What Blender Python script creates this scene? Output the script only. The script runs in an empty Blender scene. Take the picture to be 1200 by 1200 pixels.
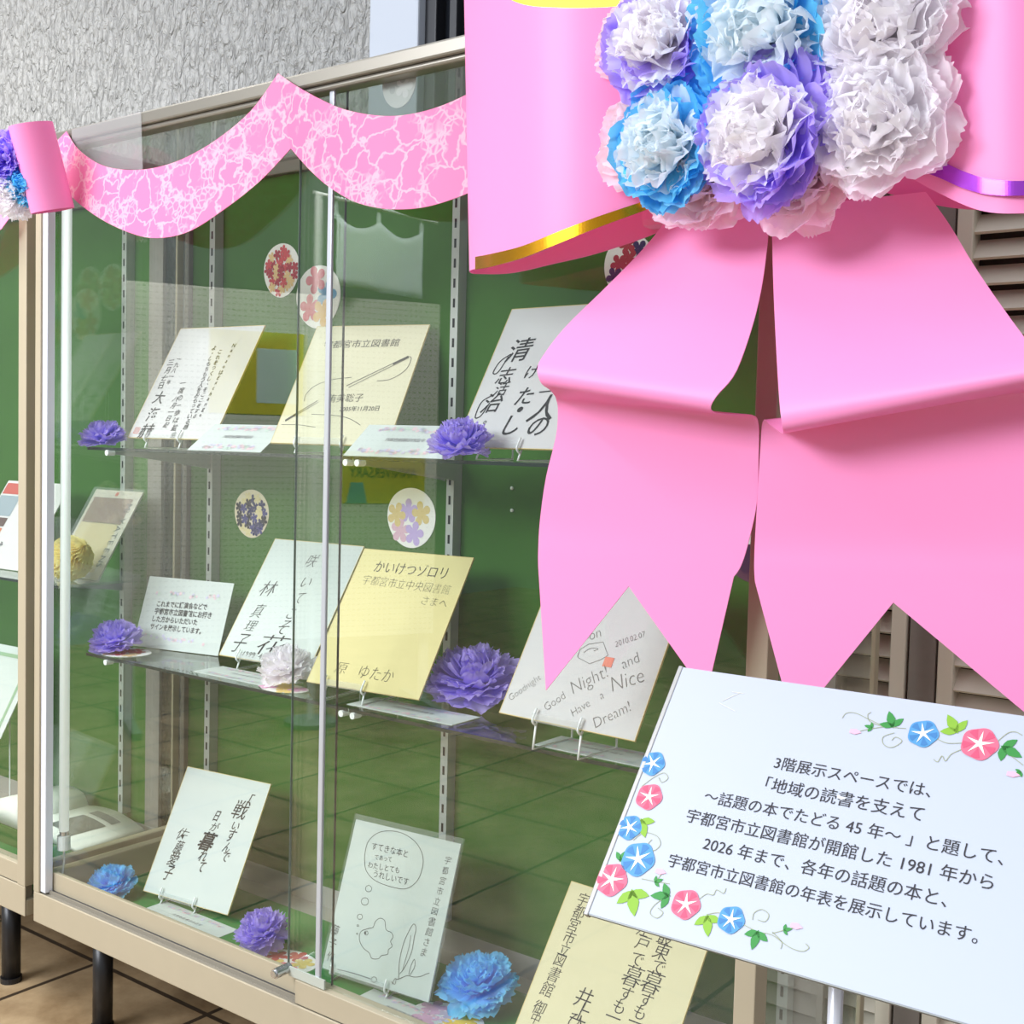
import bpy, math, random
from mathutils import Vector, Matrix
sc = bpy.context.scene
COL = sc.collection
ZO = 0.51                                   # the camera solve puts z = 0 at the glass; the floor lies 0.51 m lower

# ------------------------------------------------------------------ camera
F_PX = 1408.13
CR = Vector((0.79723077, 0.60314474, 0.02528879))
CU = Vector((-0.05360444, 0.02900354, 0.99814095))
CF = Vector((-0.60129, 0.79710427, -0.05545375))
CC = Vector((2.29767512, -1.4, 0.73426765 + ZO))
cam_d = bpy.data.cameras.new('camera'); cam = bpy.data.objects.new('camera', cam_d); COL.objects.link(cam)
cam_d.sensor_width = 36; cam_d.lens = F_PX / 1200 * 36; cam_d.clip_start = 0.02
m = Matrix.Identity(4)
for i in range(3):
    m[i][0] = CR[i]; m[i][1] = CU[i]; m[i][2] = -CF[i]; m[i][3] = CC[i]
cam.matrix_world = m
sc.camera = cam

# ------------------------------------------------------------------ light and exposure
sc.view_settings.view_transform = 'Standard'; sc.view_settings.look = 'None'
sc.view_settings.gamma = 1; sc.view_settings.use_curve_mapping = False
sc.view_settings.exposure = 0.22
sc.cycles.transparent_max_bounces = 48; sc.cycles.max_bounces = 16; sc.cycles.diffuse_bounces = 10; sc.cycles.transmission_bounces = 16; sc.cycles.glossy_bounces = 8
w = bpy.data.worlds.new('hall_daylight'); sc.world = w; w.use_nodes = True
bg = w.node_tree.nodes['Background']; bg.inputs[1].default_value = 1.0       # a hall: bright above, dimmer at eye level
_tc = w.node_tree.nodes.new('ShaderNodeTexCoord'); _sp = w.node_tree.nodes.new('ShaderNodeSeparateXYZ'); _rp = w.node_tree.nodes.new('ShaderNodeValToRGB'); _mr = w.node_tree.nodes.new('ShaderNodeMapRange')
_mr.inputs[1].default_value = -1; _mr.inputs[2].default_value = 1
w.node_tree.links.new(_tc.outputs['Generated'], _sp.inputs[0]); w.node_tree.links.new(_sp.outputs['Z'], _mr.inputs[0]); w.node_tree.links.new(_mr.outputs[0], _rp.inputs[0]); w.node_tree.links.new(_rp.outputs[0], bg.inputs[0])
_e = _rp.color_ramp.elements; _e[0].position = 0.0; _e[0].color = (.40, .40, .40, 1); _e[1].position = .86; _e[1].color = (1.05, 1.12, 1.25, 1)
for _p, _c in ((.47, (.29, .30, .31, 1)), (.64, (.42, .44, .47, 1))): _n = _e.new(_p); _n.color = _c

def area(name, loc, target, sx, sy, power, color):
    l = bpy.data.lights.new(name, 'AREA'); l.shape = 'RECTANGLE'; l.size = sx; l.size_y = sy; l.energy = power; l.color = color
    o = bpy.data.objects.new(name, l); COL.objects.link(o); o.location = loc
    o.rotation_euler = (Vector(target) - Vector(loc)).to_track_quat('-Z', 'Y').to_euler()
    return o
area('hall_window_light', (-0.6, -4.5, 3.2), (1.3, 0, 1.2), 3.0, 1.5, 250, (0.88, 0.92, 1.0))
area('pegboard_fill_light', (-0.6, -1.3, 3.3), (-1.7, -2.2, 1.0), 1.4, 0.8, 120, (1.0, 0.97, 0.93))  # added fill lamp, out of view, to brighten the pegboard mirrored in the glass

# ------------------------------------------------------------------ materials
def lin(c):
    c = [int(c[i:i + 2], 16) / 255 for i in (0, 2, 4)]
    return tuple(x / 12.92 if x <= 0.04045 else ((x + 0.055) / 1.055) ** 2.4 for x in c) + (1,)
MATS = {}
def mat(name, hexc, rough=0.6, metal=0.0, spec=0.5, noise=0.0, nscale=30, bump=0.0, bscale=200):
    if name in MATS: return MATS[name]
    M = bpy.data.materials.new(name); M.use_nodes = True; nt = M.node_tree
    b = nt.nodes['Principled BSDF']; b.inputs['Base Color'].default_value = lin(hexc)
    b.inputs['Roughness'].default_value = rough; b.inputs['Metallic'].default_value = metal
    b.inputs['Specular IOR Level'].default_value = spec
    if noise:
        tc = nt.nodes.new('ShaderNodeTexCoord'); n = nt.nodes.new('ShaderNodeTexNoise'); n.inputs['Scale'].default_value = nscale
        n.inputs['Detail'].default_value = 5
        mx = nt.nodes.new('ShaderNodeMix'); mx.data_type = 'RGBA'
        c = lin(hexc); mx.inputs[6].default_value = tuple(x * (1 - noise) for x in c[:3]) + (1,)
        mx.inputs[7].default_value = tuple(min(1, x * (1 + noise)) for x in c[:3]) + (1,)
        nt.links.new(tc.outputs['Object'], n.inputs['Vector']); nt.links.new(n.outputs['Fac'], mx.inputs[0]); nt.links.new(mx.outputs[2], b.inputs['Base Color'])
    if bump:
        tc = nt.nodes.new('ShaderNodeTexCoord'); n = nt.nodes.new('ShaderNodeTexNoise'); n.inputs['Scale'].default_value = bscale
        bp = nt.nodes.new('ShaderNodeBump'); bp.inputs['Strength'].default_value = bump; bp.inputs['Distance'].default_value = 0.001
        nt.links.new(tc.outputs['Object'], n.inputs['Vector']); nt.links.new(n.outputs['Fac'], bp.inputs['Height']); nt.links.new(bp.outputs[0], b.inputs['Normal'])
    MATS[name] = M; return M
def glass(name, tint, rough=0.0, ior=1.5, veil=0.0):
    M = bpy.data.materials.new(name); M.use_nodes = True; nt = M.node_tree; nt.nodes.clear(); N = nt.nodes.new; L = nt.links.new
    out = N('ShaderNodeOutputMaterial'); mx = N('ShaderNodeMixShader'); tr = N('ShaderNodeBsdfTransparent'); gl = N('ShaderNodeBsdfGlossy')
    tr.inputs[0].default_value = tint; gl.inputs['Roughness'].default_value = rough; gl.inputs[0].default_value = (1, 1, 1, 1)
    fr = N('ShaderNodeFresnel'); geo = N('ShaderNodeNewGeometry'); mm = N('ShaderNodeMapRange')   # thin pane: same reflectance from both sides
    mm.inputs[3].default_value = ior; mm.inputs[4].default_value = 1 / ior
    L(geo.outputs['Backfacing'], mm.inputs[0]); L(mm.outputs[0], fr.inputs[0]); L(fr.outputs[0], mx.inputs[0])
    L(tr.outputs[0], mx.inputs[1]); L(gl.outputs[0], mx.inputs[2])
    if veil:
        df = N('ShaderNodeBsdfDiffuse'); df.inputs[0].default_value = (0.9, 0.9, 0.9, 1); m2 = N('ShaderNodeMixShader'); m2.inputs[0].default_value = veil
        L(mx.outputs[0], m2.inputs[1]); L(df.outputs[0], m2.inputs[2]); L(m2.outputs[0], out.inputs[0])
    else: L(mx.outputs[0], out.inputs[0])
    return M
def paper(name, hexc, trans=0.35, rough=0.8, sheen=0.0):          # thin card / tissue: diffuse + translucent, a little gloss
    if name in MATS: return MATS[name]
    M = bpy.data.materials.new(name); M.use_nodes = True; nt = M.node_tree; b = nt.nodes['Principled BSDF']
    b.inputs['Base Color'].default_value = lin(hexc); b.inputs['Roughness'].default_value = rough; b.inputs['Specular IOR Level'].default_value = 0.35
    tl = nt.nodes.new('ShaderNodeBsdfTranslucent'); tl.inputs[0].default_value = lin(hexc)
    mx = nt.nodes.new('ShaderNodeMixShader'); mx.inputs[0].default_value = trans
    nt.links.new(b.outputs[0], mx.inputs[1]); nt.links.new(tl.outputs[0], mx.inputs[2]); nt.links.new(mx.outputs[0], nt.nodes['Material Output'].inputs[0])
    MATS[name] = M; return M

BEIGE = mat('beige_painted_metal', 'aba088', 0.45, noise=0.05, nscale=14)
ALU = mat('white_aluminium', 'dfe2ea', 0.3, 0.15)
RAIL = mat('bronze_aluminium', '8a857a', 0.35, 0.55)
GREYM = mat('grey_metal', '8d918f', 0.5, 0.3)
DARKG = mat('dark_groove', '3a3a3a', 0.6)
BLACK = mat('black_leg_paint', '18181a', 0.35)
GREEN = mat('green_fabric', '3f682c', 0.95, spec=0.1, noise=0.10, nscale=9)
CLOTH = mat('green_floor_cloth', '3a7f42', 0.95, spec=0.1, noise=0.06, nscale=8)
HEAD = mat('grey_header_panel', '8f958f', 0.7)
SKIRT = mat('grey_case_floor', '9c9a92', 0.6)
WHITE = mat('white_plastic', 'eef2f0', 0.4)
CHROME = mat('chrome', 'c8c8c8', 0.15, 0.9)
PANE = glass('clear_glass', (0.975, 0.988, 0.978, 1))
TUBE = mat('white_tube_glass', 'eef6f0', 0.25); TUBE.node_tree.nodes['Principled BSDF'].inputs['Emission Color'].default_value = (.93, 1, .95, 1); TUBE.node_tree.nodes['Principled BSDF'].inputs['Emission Strength'].default_value = .3   # a lit fluorescent tube
TOPG = glass('dusty_top_glass', (0.80, 0.83, 0.81, 1), 0.02, 1.5, 0.10)
SHELFG = glass('shelf_glass', (0.90, 0.95, 0.92, 1))
EDGEG = mat('dark_green_glass_edge', '22302a', 0.15)
FILM = glass('clear_plastic_film', (0.95, 0.95, 0.95, 1), 0.15, 1.35, 0.12)
CARD = mat('white_card', 'c8d0cb', 0.75, noise=0.015, nscale=12)
CREAM = mat('cream_card', 'd9cd92', 0.75, noise=0.02, nscale=12)
CREAM2 = mat('pale_cream_card', 'd6d0b0', 0.75)
GREYCARD = mat('pale_grey_card', 'c6c5c3', 0.75, noise=0.02, nscale=12)
GOLDEDGE = mat('gilt_card_edge', 'cdb87a', 0.5)
INK = mat('black_ink', '1c1c1e', 0.7)
GREYINK = mat('dark_grey_print', '2b292c', 0.7)
PENCIL = mat('pen_line', '45443e', 0.8)
REDINK = mat('red_seal_ink', 'cf5a48', 0.8)
PINK = paper('pink_card', 'ffa1d6', 0.22, 0.42)
GOLD = mat('gold_foil', 'c48c16', 0.22, 0.85)
PURF = mat('purple_foil', 'b04ad8', 0.22, 0.75)

# ------------------------------------------------------------------ helpers
def link(o, parent=None):
    COL.objects.link(o)
    if parent: o.parent = parent
    return o
def tag(o, label, cat, group=None, kind=None):
    if label: o['label'] = label
    if cat: o['category'] = cat
    if group: o['group'] = group
    if kind: o['kind'] = kind
    return o
def empty(name, loc=(0, 0, 0), rot=(0, 0, 0), label=None, cat=None, group=None):
    o = bpy.data.objects.new(name, None); o.empty_display_size = 0.05; link(o); o.location = loc; o.rotation_euler = rot
    return tag(o, label, cat, group)
def at(px, py, x=None, y=None, z=None):     # the point of the plane x=, y= or z= seen at that place of the photograph
    d = CF + CR * ((px - 600) / F_PX) - CU * ((py - 600) / F_PX)
    ax, v = (0, x) if x is not None else (1, y) if y is not None else (2, z)
    return CC + d * ((v - CC[ax]) / d[ax])
class MB:
    def __init__(s): s.v = []; s.f = []; s.mi = []; s.cur = 0
    def add(s, vs, fs):
        n = len(s.v); s.v += [tuple(p) for p in vs]; s.f += [tuple(i + n for i in f) for f in fs]; s.mi += [s.cur] * len(fs); return s
    def box(s, x0, x1, y0, y1, z0, z1):
        return s.add([(x, y, z) for x in (x0, x1) for y in (y0, y1) for z in (z0, z1)],
                     [(0, 1, 3, 2), (4, 6, 7, 5), (0, 4, 5, 1), (2, 3, 7, 6), (0, 2, 6, 4), (1, 5, 7, 3)])
    def tube(s, pts, r, n=8, cap=True):
        pts = [Vector(p) for p in pts]; rings = []
        up = None
        for i, p in enumerate(pts):
            t = ((pts[min(i + 1, len(pts) - 1)] - p).normalized() + (p - pts[max(i - 1, 0)]).normalized())
            if t.length < 1e-6: t = Vector((0, 0, 1))
            t.normalize()
            if up is None: up = t.orthogonal().normalized()
            up = (up - t * up.dot(t)); up = up.normalized() if up.length > 1e-6 else t.orthogonal().normalized()
            b = t.cross(up); rr = r[i] if isinstance(r, (list, tuple)) else r
            rings.append([p + (up * math.cos(a) + b * math.sin(a)) * rr for a in [2 * math.pi * k / n for k in range(n)]])
        vs = [q for g in rings for q in g]; fs = []
        for i in range(len(pts) - 1):
            for k in range(n): fs.append((i * n + k, i * n + (k + 1) % n, (i + 1) * n + (k + 1) % n, (i + 1) * n + k))
        if cap: fs.append(tuple(range(n - 1, -1, -1))); fs.append(tuple((len(pts) - 1) * n + k for k in range(n)))
        return s.add(vs, fs)
    def grid(s, rows, close=False):
        n = len(rows[0]); vs = [p for r in rows for p in r]; fs = []
        for i in range(len(rows) - 1):
            for k in range(n if close else n - 1): fs.append((i * n + k, i * n + (k + 1) % n, (i + 1) * n + (k + 1) % n, (i + 1) * n + k))
        return s.add(vs, fs)
    def sheet(s, rows, t=.0012):                 # a card of thickness t over a grid of points: both faces and a rim of its own
        rows = [[Vector(p) for p in r] for r in rows]; n, m = len(rows), len(rows[0]); A, B = [], []
        for i in range(n):
            a, b = [], []
            for j in range(m):
                du = rows[i][min(j + 1, m - 1)] - rows[i][max(j - 1, 0)]; dv_ = rows[min(i + 1, n - 1)][j] - rows[max(i - 1, 0)][j]; q = du.cross(dv_)
                q = q.normalized() if q.length > 1e-12 else Vector((0, 1, 0)); a.append(rows[i][j] + q * t / 2); b.append(rows[i][j] - q * t / 2)
            A.append(a); B.append(b)
        s.grid(A); s.grid([r[::-1] for r in B])
        rim = lambda X: X[0] + [r[-1] for r in X[1:-1]] + X[-1][::-1] + [r[0] for r in X[-2:0:-1]]
        return s.grid([rim(B), rim(A)], True)
    def mesh(s, name, mats, smooth=False):
        me = bpy.data.meshes.new(name); me.from_pydata(s.v, [], s.f)
        for q in (mats if isinstance(mats, (list, tuple)) else [mats]): me.materials.append(q)
        for p, i in zip(me.polygons, s.mi): p.material_index = i; p.use_smooth = smooth
        me.update(); return me
    def build(s, name, mats, parent=None, smooth=False, bevel=0, solid=0, off=0):
        o = bpy.data.objects.new(name, s.mesh(name, mats, smooth)); link(o, parent)
        if solid:
            q = o.modifiers.new('solid', 'SOLIDIFY'); q.thickness = solid; q.offset = off
        if bevel:
            q = o.modifiers.new('bevel', 'BEVEL'); q.width = bevel; q.segments = 2; q.limit_method = 'ANGLE'
        return o
def spline(pts, n):                          # Catmull-Rom through tuples of any length, n samples
    pts = [tuple(p) for p in pts]; out = []
    for k in range(n):
        t = k / (n - 1) * (len(pts) - 1); i = min(int(t), len(pts) - 2); u = t - i
        p0, p1, p2, p3 = pts[max(i - 1, 0)], pts[i], pts[i + 1], pts[min(i + 2, len(pts) - 1)]
        out.append(tuple(0.5 * (2 * b + (c - a) * u + (2 * a - 5 * b + 4 * c - d) * u * u + (3 * b - a - 3 * c + d) * u ** 3) for a, b, c, d in zip(p0, p1, p2, p3)))
    return out

# ---- lettering: the glyphs of Blender's own font turned into mesh
GL = {}
def glyph(s, off=0.0):
    k = (s, off)
    if k not in GL:
        c = bpy.data.curves.new('g', 'FONT'); c.body = s; c.size = 1; c.offset = off; c.resolution_u = 3
        o = bpy.data.objects.new('g', c); COL.objects.link(o)
        bpy.context.view_layer.update()
        me = bpy.data.meshes.new_from_object(o.evaluated_get(bpy.context.evaluated_depsgraph_get()))
        vs = [(v.co.x, v.co.y) for v in me.vertices]; fs = [tuple(p.vertices) for p in me.polygons]
        bpy.data.objects.remove(o); bpy.data.curves.remove(c); bpy.data.meshes.remove(me)
        xs = [v[0] for v in vs] or [0]; ys = [v[1] for v in vs] or [0]
        GL[k] = (vs, fs, min(xs), max(xs), min(ys), max(ys))
    return GL[k]
class Face:                                  # a flat face: origin, directions u (along), v (up), n (into it)
    def __init__(s, o, u, v): s.o = Vector(o); s.u = Vector(u).normalized(); s.v = Vector(v).normalized(); s.n = s.u.cross(s.v)
    def loc(s, px, py):
        d = CF + CR * ((px - 600) / F_PX) - CU * ((py - 600) / F_PX)
        p = CC + d * ((s.o - CC).dot(s.n) / d.dot(s.n)) - s.o
        return Vector((p.dot(s.u), p.dot(s.v)))
class Ink:
    def __init__(s, face, X0=0, Y0=0, k=1, layer=1): s.f = face; s.X0 = X0; s.Y0 = Y0; s.k = k; s.b = MB(); s.h = 0.0006 * layer
    def L(s, p): return s.f.loc(s.X0 + p[0] / s.k, s.Y0 + p[1] / s.k)
    def put(s, vs, fs): s.b.add([(u, -s.h, v) for u, v in vs], fs); return s
    def text(s, txt, p0, p1, hk=1.0, off=0.0):            # baseline from p0 to p1
        a, c = s.L(p0), s.L(p1); vs, fs, x0, x1, y0, y1 = glyph(txt, off); d = c - a; w = d.length; k = w / (x1 - x0); d.normalize(); e = Vector((-d.y, d.x))
        return s.put([tuple(a + d * ((x - x0) * k) + e * (y * k * hk)) for x, y in vs], fs)
    def char(s, ch, p, size, rot=0.0, sx=1.0, shear=0.0, off=0.0):   # one glyph centred at p, size in metres
        c = s.L(p); vs, fs, x0, x1, y0, y1 = glyph(ch, off); ca, sa = math.cos(rot), math.sin(rot); o = []
        for x, y in vs:
            x = (x - (x0 + x1) / 2) * size * sx; y = (y - (y0 + y1) / 2) * size; x += shear * y
            o.append((c.x + ca * x - sa * y, c.y + sa * x + ca * y))
        return s.put(o, fs)
    def col(s, txt, p0, p1, fill=0.9, off=0.0, jit=0.06, sx=1.0, rot=0.0, size=None):   # a column of characters, centres from p0 to p1
        n = len(txt); a, c = s.L(p0), s.L(p1); st = (c - a).length / max(1, n - 1); R = random.Random(txt)
        for i, ch in enumerate(txt):
            t = i / max(1, n - 1)
            s.char(ch, (p0[0] + (p1[0] - p0[0]) * t, p0[1] + (p1[1] - p0[1]) * t), size or st * fill * R.uniform(0.92, 1.1), rot + R.uniform(-jit, jit) * 2, sx * R.uniform(0.9, 1.1), R.uniform(-0.1, 0.25), off)
        return s
    def line(s, pts, wd=0.0012, closed=False, smooth=True, local=False):
        P = [Vector(p) if local else s.L(p) for p in pts]
        if closed: P = P + [P[0]]
        if smooth and len(P) > 2: P = [Vector(q) for q in spline([tuple(p) for p in P], len(P) * 6)]
        vs = []
        for i, p in enumerate(P):
            t = P[min(i + 1, len(P) - 1)] - P[max(i - 1, 0)]
            t = t.normalized() if t.length > 1e-9 else Vector((1, 0)); e = Vector((-t.y, t.x)) * wd / 2; vs += [tuple(p + e), tuple(p - e)]
        return s.put(vs, [(2 * i, 2 * i + 1, 2 * i + 3, 2 * i + 2) for i in range(len(P) - 1)])
    def blob(s, c, pts):                                    # filled polygon, local metres about local centre c
        return s.put([(c[0] + x, c[1] + y) for x, y in pts], [tuple(range(len(pts)))])
    def disc(s, c, r, n=14, r2=None):
        return s.blob(c, [(r * math.cos(2 * math.pi * i / n), (r2 or r) * math.sin(2 * math.pi * i / n)) for i in range(n)])
    def flower(s, c, r, rot=0.0, n=5, fat=0.62):
        N = n * 8
        return s.blob(c, [(r * (.42 + .58 * abs(math.cos(n / 2 * a)) ** .6) * math.cos(a + rot), r * (.42 + .58 * abs(math.cos(n / 2 * a)) ** .6) * math.sin(a + rot)) for a in [2 * math.pi * i / N for i in range(N)]])
    def build(s, name, m, parent): return s.b.build(name, m, parent)

# ------------------------------------------------------------------ the setting
o = MB().box(-4, 5, -7, 0.6, -0.05, 0).build('floor', None or mat('stone_tile_tmp', 'b79f80'), None); o['kind'] = 'structure'
def tile_mat():
    M = bpy.data.materials.new('beige_stone_tiles'); M.use_nodes = True; nt = M.node_tree; N = nt.nodes.new; L = nt.links.new; b = nt.nodes['Principled BSDF']
    tc = N('ShaderNodeTexCoord'); br = N('ShaderNodeTexBrick'); br.offset = 0; br.inputs['Scale'].default_value = 1
    mp = N('ShaderNodeMapping'); mp.inputs['Location'].default_value = (0.13, 0.16, 0)
    br.inputs['Brick Width'].default_value = 0.40; br.inputs['Row Height'].default_value = 0.40; br.inputs['Mortar Size'].default_value = 0.0065
    n = N('ShaderNodeTexNoise'); n.inputs['Scale'].default_value = 5; n.inputs['Detail'].default_value = 8; n.inputs['Roughness'].default_value = 0.65
    r = N('ShaderNodeValToRGB'); r.color_ramp.elements[0].color = lin('6e5639'); r.color_ramp.elements[1].color = lin('b39c7a'); r.color_ramp.elements[0].position = .3; r.color_ramp.elements[1].position = .7
    mx = N('ShaderNodeMix'); mx.data_type = 'RGBA'; mx.inputs[7].default_value = lin('3a2f24')
    L(tc.outputs['Object'], mp.inputs[0]); L(mp.outputs[0], br.inputs['Vector']); L(tc.outputs['Object'], n.inputs['Vector']); L(n.outputs['Fac'], r.inputs[0])
    L(r.outputs[0], mx.inputs[6]); L(br.outputs['Fac'], mx.inputs[0]); L(mx.outputs[2], b.inputs['Base Color']); b.inputs['Roughness'].default_value = 0.35
    return M
o.data.materials[0] = tile_mat()

def stucco():
    M = bpy.data.materials.new('white_textured_stucco'); M.use_nodes = True; nt = M.node_tree; N = nt.nodes.new; L = nt.links.new; b = nt.nodes['Principled BSDF']
    b.inputs['Base Color'].default_value = lin('a5a4a0'); b.inputs['Roughness'].default_value = 0.75
    tc = N('ShaderNodeTexCoord'); mp = N('ShaderNodeMapping'); mp.inputs['Scale'].default_value = (1.0, 1.0, 0.5)
    n = N('ShaderNodeTexNoise'); n.inputs['Scale'].default_value = 58; n.inputs['Detail'].default_value = 3; n.inputs['Distortion'].default_value = 1.2
    n2 = N('ShaderNodeTexNoise'); n2.inputs['Scale'].default_value = 22; n2.inputs['Detail'].default_value = 2
    ad = N('ShaderNodeMath'); ad.operation = 'ADD'
    bp = N('ShaderNodeBump'); bp.inputs['Strength'].default_value = 1.0; bp.inputs['Distance'].default_value = 0.03
    L(tc.outputs['Object'], mp.inputs[0]); L(mp.outputs[0], n.inputs['Vector']); L(mp.outputs[0], n2.inputs['Vector'])
    L(n.outputs['Fac'], ad.inputs[0]); L(n2.outputs['Fac'], ad.inputs[1]); L(ad.outputs[0], bp.inputs['Height']); L(bp.outputs[0], b.inputs['Normal'])
    return M
o = MB().box(-4, 0.506, 0.45, 0.60, 0, 3.0).build('wall_back', stucco()); o['kind'] = 'structure'
o = MB().box(0.506, 0.642, 0.44, 0.60, 0, 3.0).build('trim_1', mat('white_jamb', 'b4bac3', 0.5), bevel=0.004); o['kind'] = 'structure'
DKF = mat('dark_window_frame', '1b1c20', 0.35); DWIN = mat('dark_window_glass', '20242a', 0.08)
wn = empty('window_1', (0.642, 0.46, 0)); wn['kind'] = 'structure'
b = MB(); b.box(0, 0.03, 0, 0.05, 1.5, 3.0); b.box(0.055, 0.075, 0.01, 0.05, 1.5, 3.0); b.box(0.99, 1.02, 0, 0.05, 1.5, 3.0); b.box(0, 1.02, 0, 0.05, 2.95, 3.0); b.box(0, 1.02, 0, 0.05, 1.47, 1.51); b.build('window_frame', DKF, wn, bevel=0.003)
MB().box(0.03, 0.99, 0.03, 0.036, 1.5, 2.95).build('pane', DWIN, wn)
o = MB().box(0.642, 1.66, 0.5, 0.6, 0, 1.47).build('wall_lower', mat('grey_brown_wall', '7d766d', 0.8)); o['kind'] = 'structure'
WOOD = mat('dark_wood_post', '7d736b', 0.55, noise=0.12, nscale=40)
o = MB().box(1.676, 1.718, 0.46, 0.60, 0, 3.0).build('trim_2', WOOD, bevel=0.002); o['kind'] = 'structure'
o = MB().box(1.66, 5, 0.56, 0.60, 0, 3.0).build('wall_right', mat('dark_recess_wall', '4a423c', 0.8)); o['kind'] = 'structure'
LOUV = mat('beige_louvre_paint', 'cfc4b2', 0.5)
def louvre(x0, x1, z0, z1, label):
    r = empty('louvered_panel', (x0, 0.455, 0), (0, 0, 0), label, 'louvered panel')
    W = x1 - x0; b = MB(); b.box(0, 0.024, 0, 0.04, z0, z1); b.box(W - 0.024, W, 0, 0.04, z0, z1); b.box(0.024, W - 0.024, 0, 0.04, z0, z0 + 0.03); b.box(0.024, W - 0.024, 0, 0.04, z1 - 0.03, z1)
    b.build('frame', LOUV, r, bevel=0.002)
    b = MB(); z = z0 + 0.045
    while z < z1 - 0.05:
        b.add([(x, y, zz) for x in (0.024, W - 0.024) for (y, zz) in ((0.006, z - 0.013), (0.010, z - 0.016), (0.036, z + 0.014), (0.032, z + 0.017))],
              [(0, 1, 2, 3), (7, 6, 5, 4), (0, 4, 5, 1), (1, 5, 6, 2), (2, 6, 7, 3), (3, 7, 4, 0)]); z += 0.0384
    b.build('slats', LOUV, r)
    MB().box(0.024, W - 0.024, 0.042, 0.05, z0, z1).build('backing', mat('dark_louvre_backing', '3b332d', 0.9), r)
louvre(1.722, 2.36, 0.05, 1.86, 'beige louvered panel right of the case beside the dark post')
louvre(1.30, 1.672, 0.05, 1.45, 'beige louvered panel glimpsed behind the right end of the case')

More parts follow.
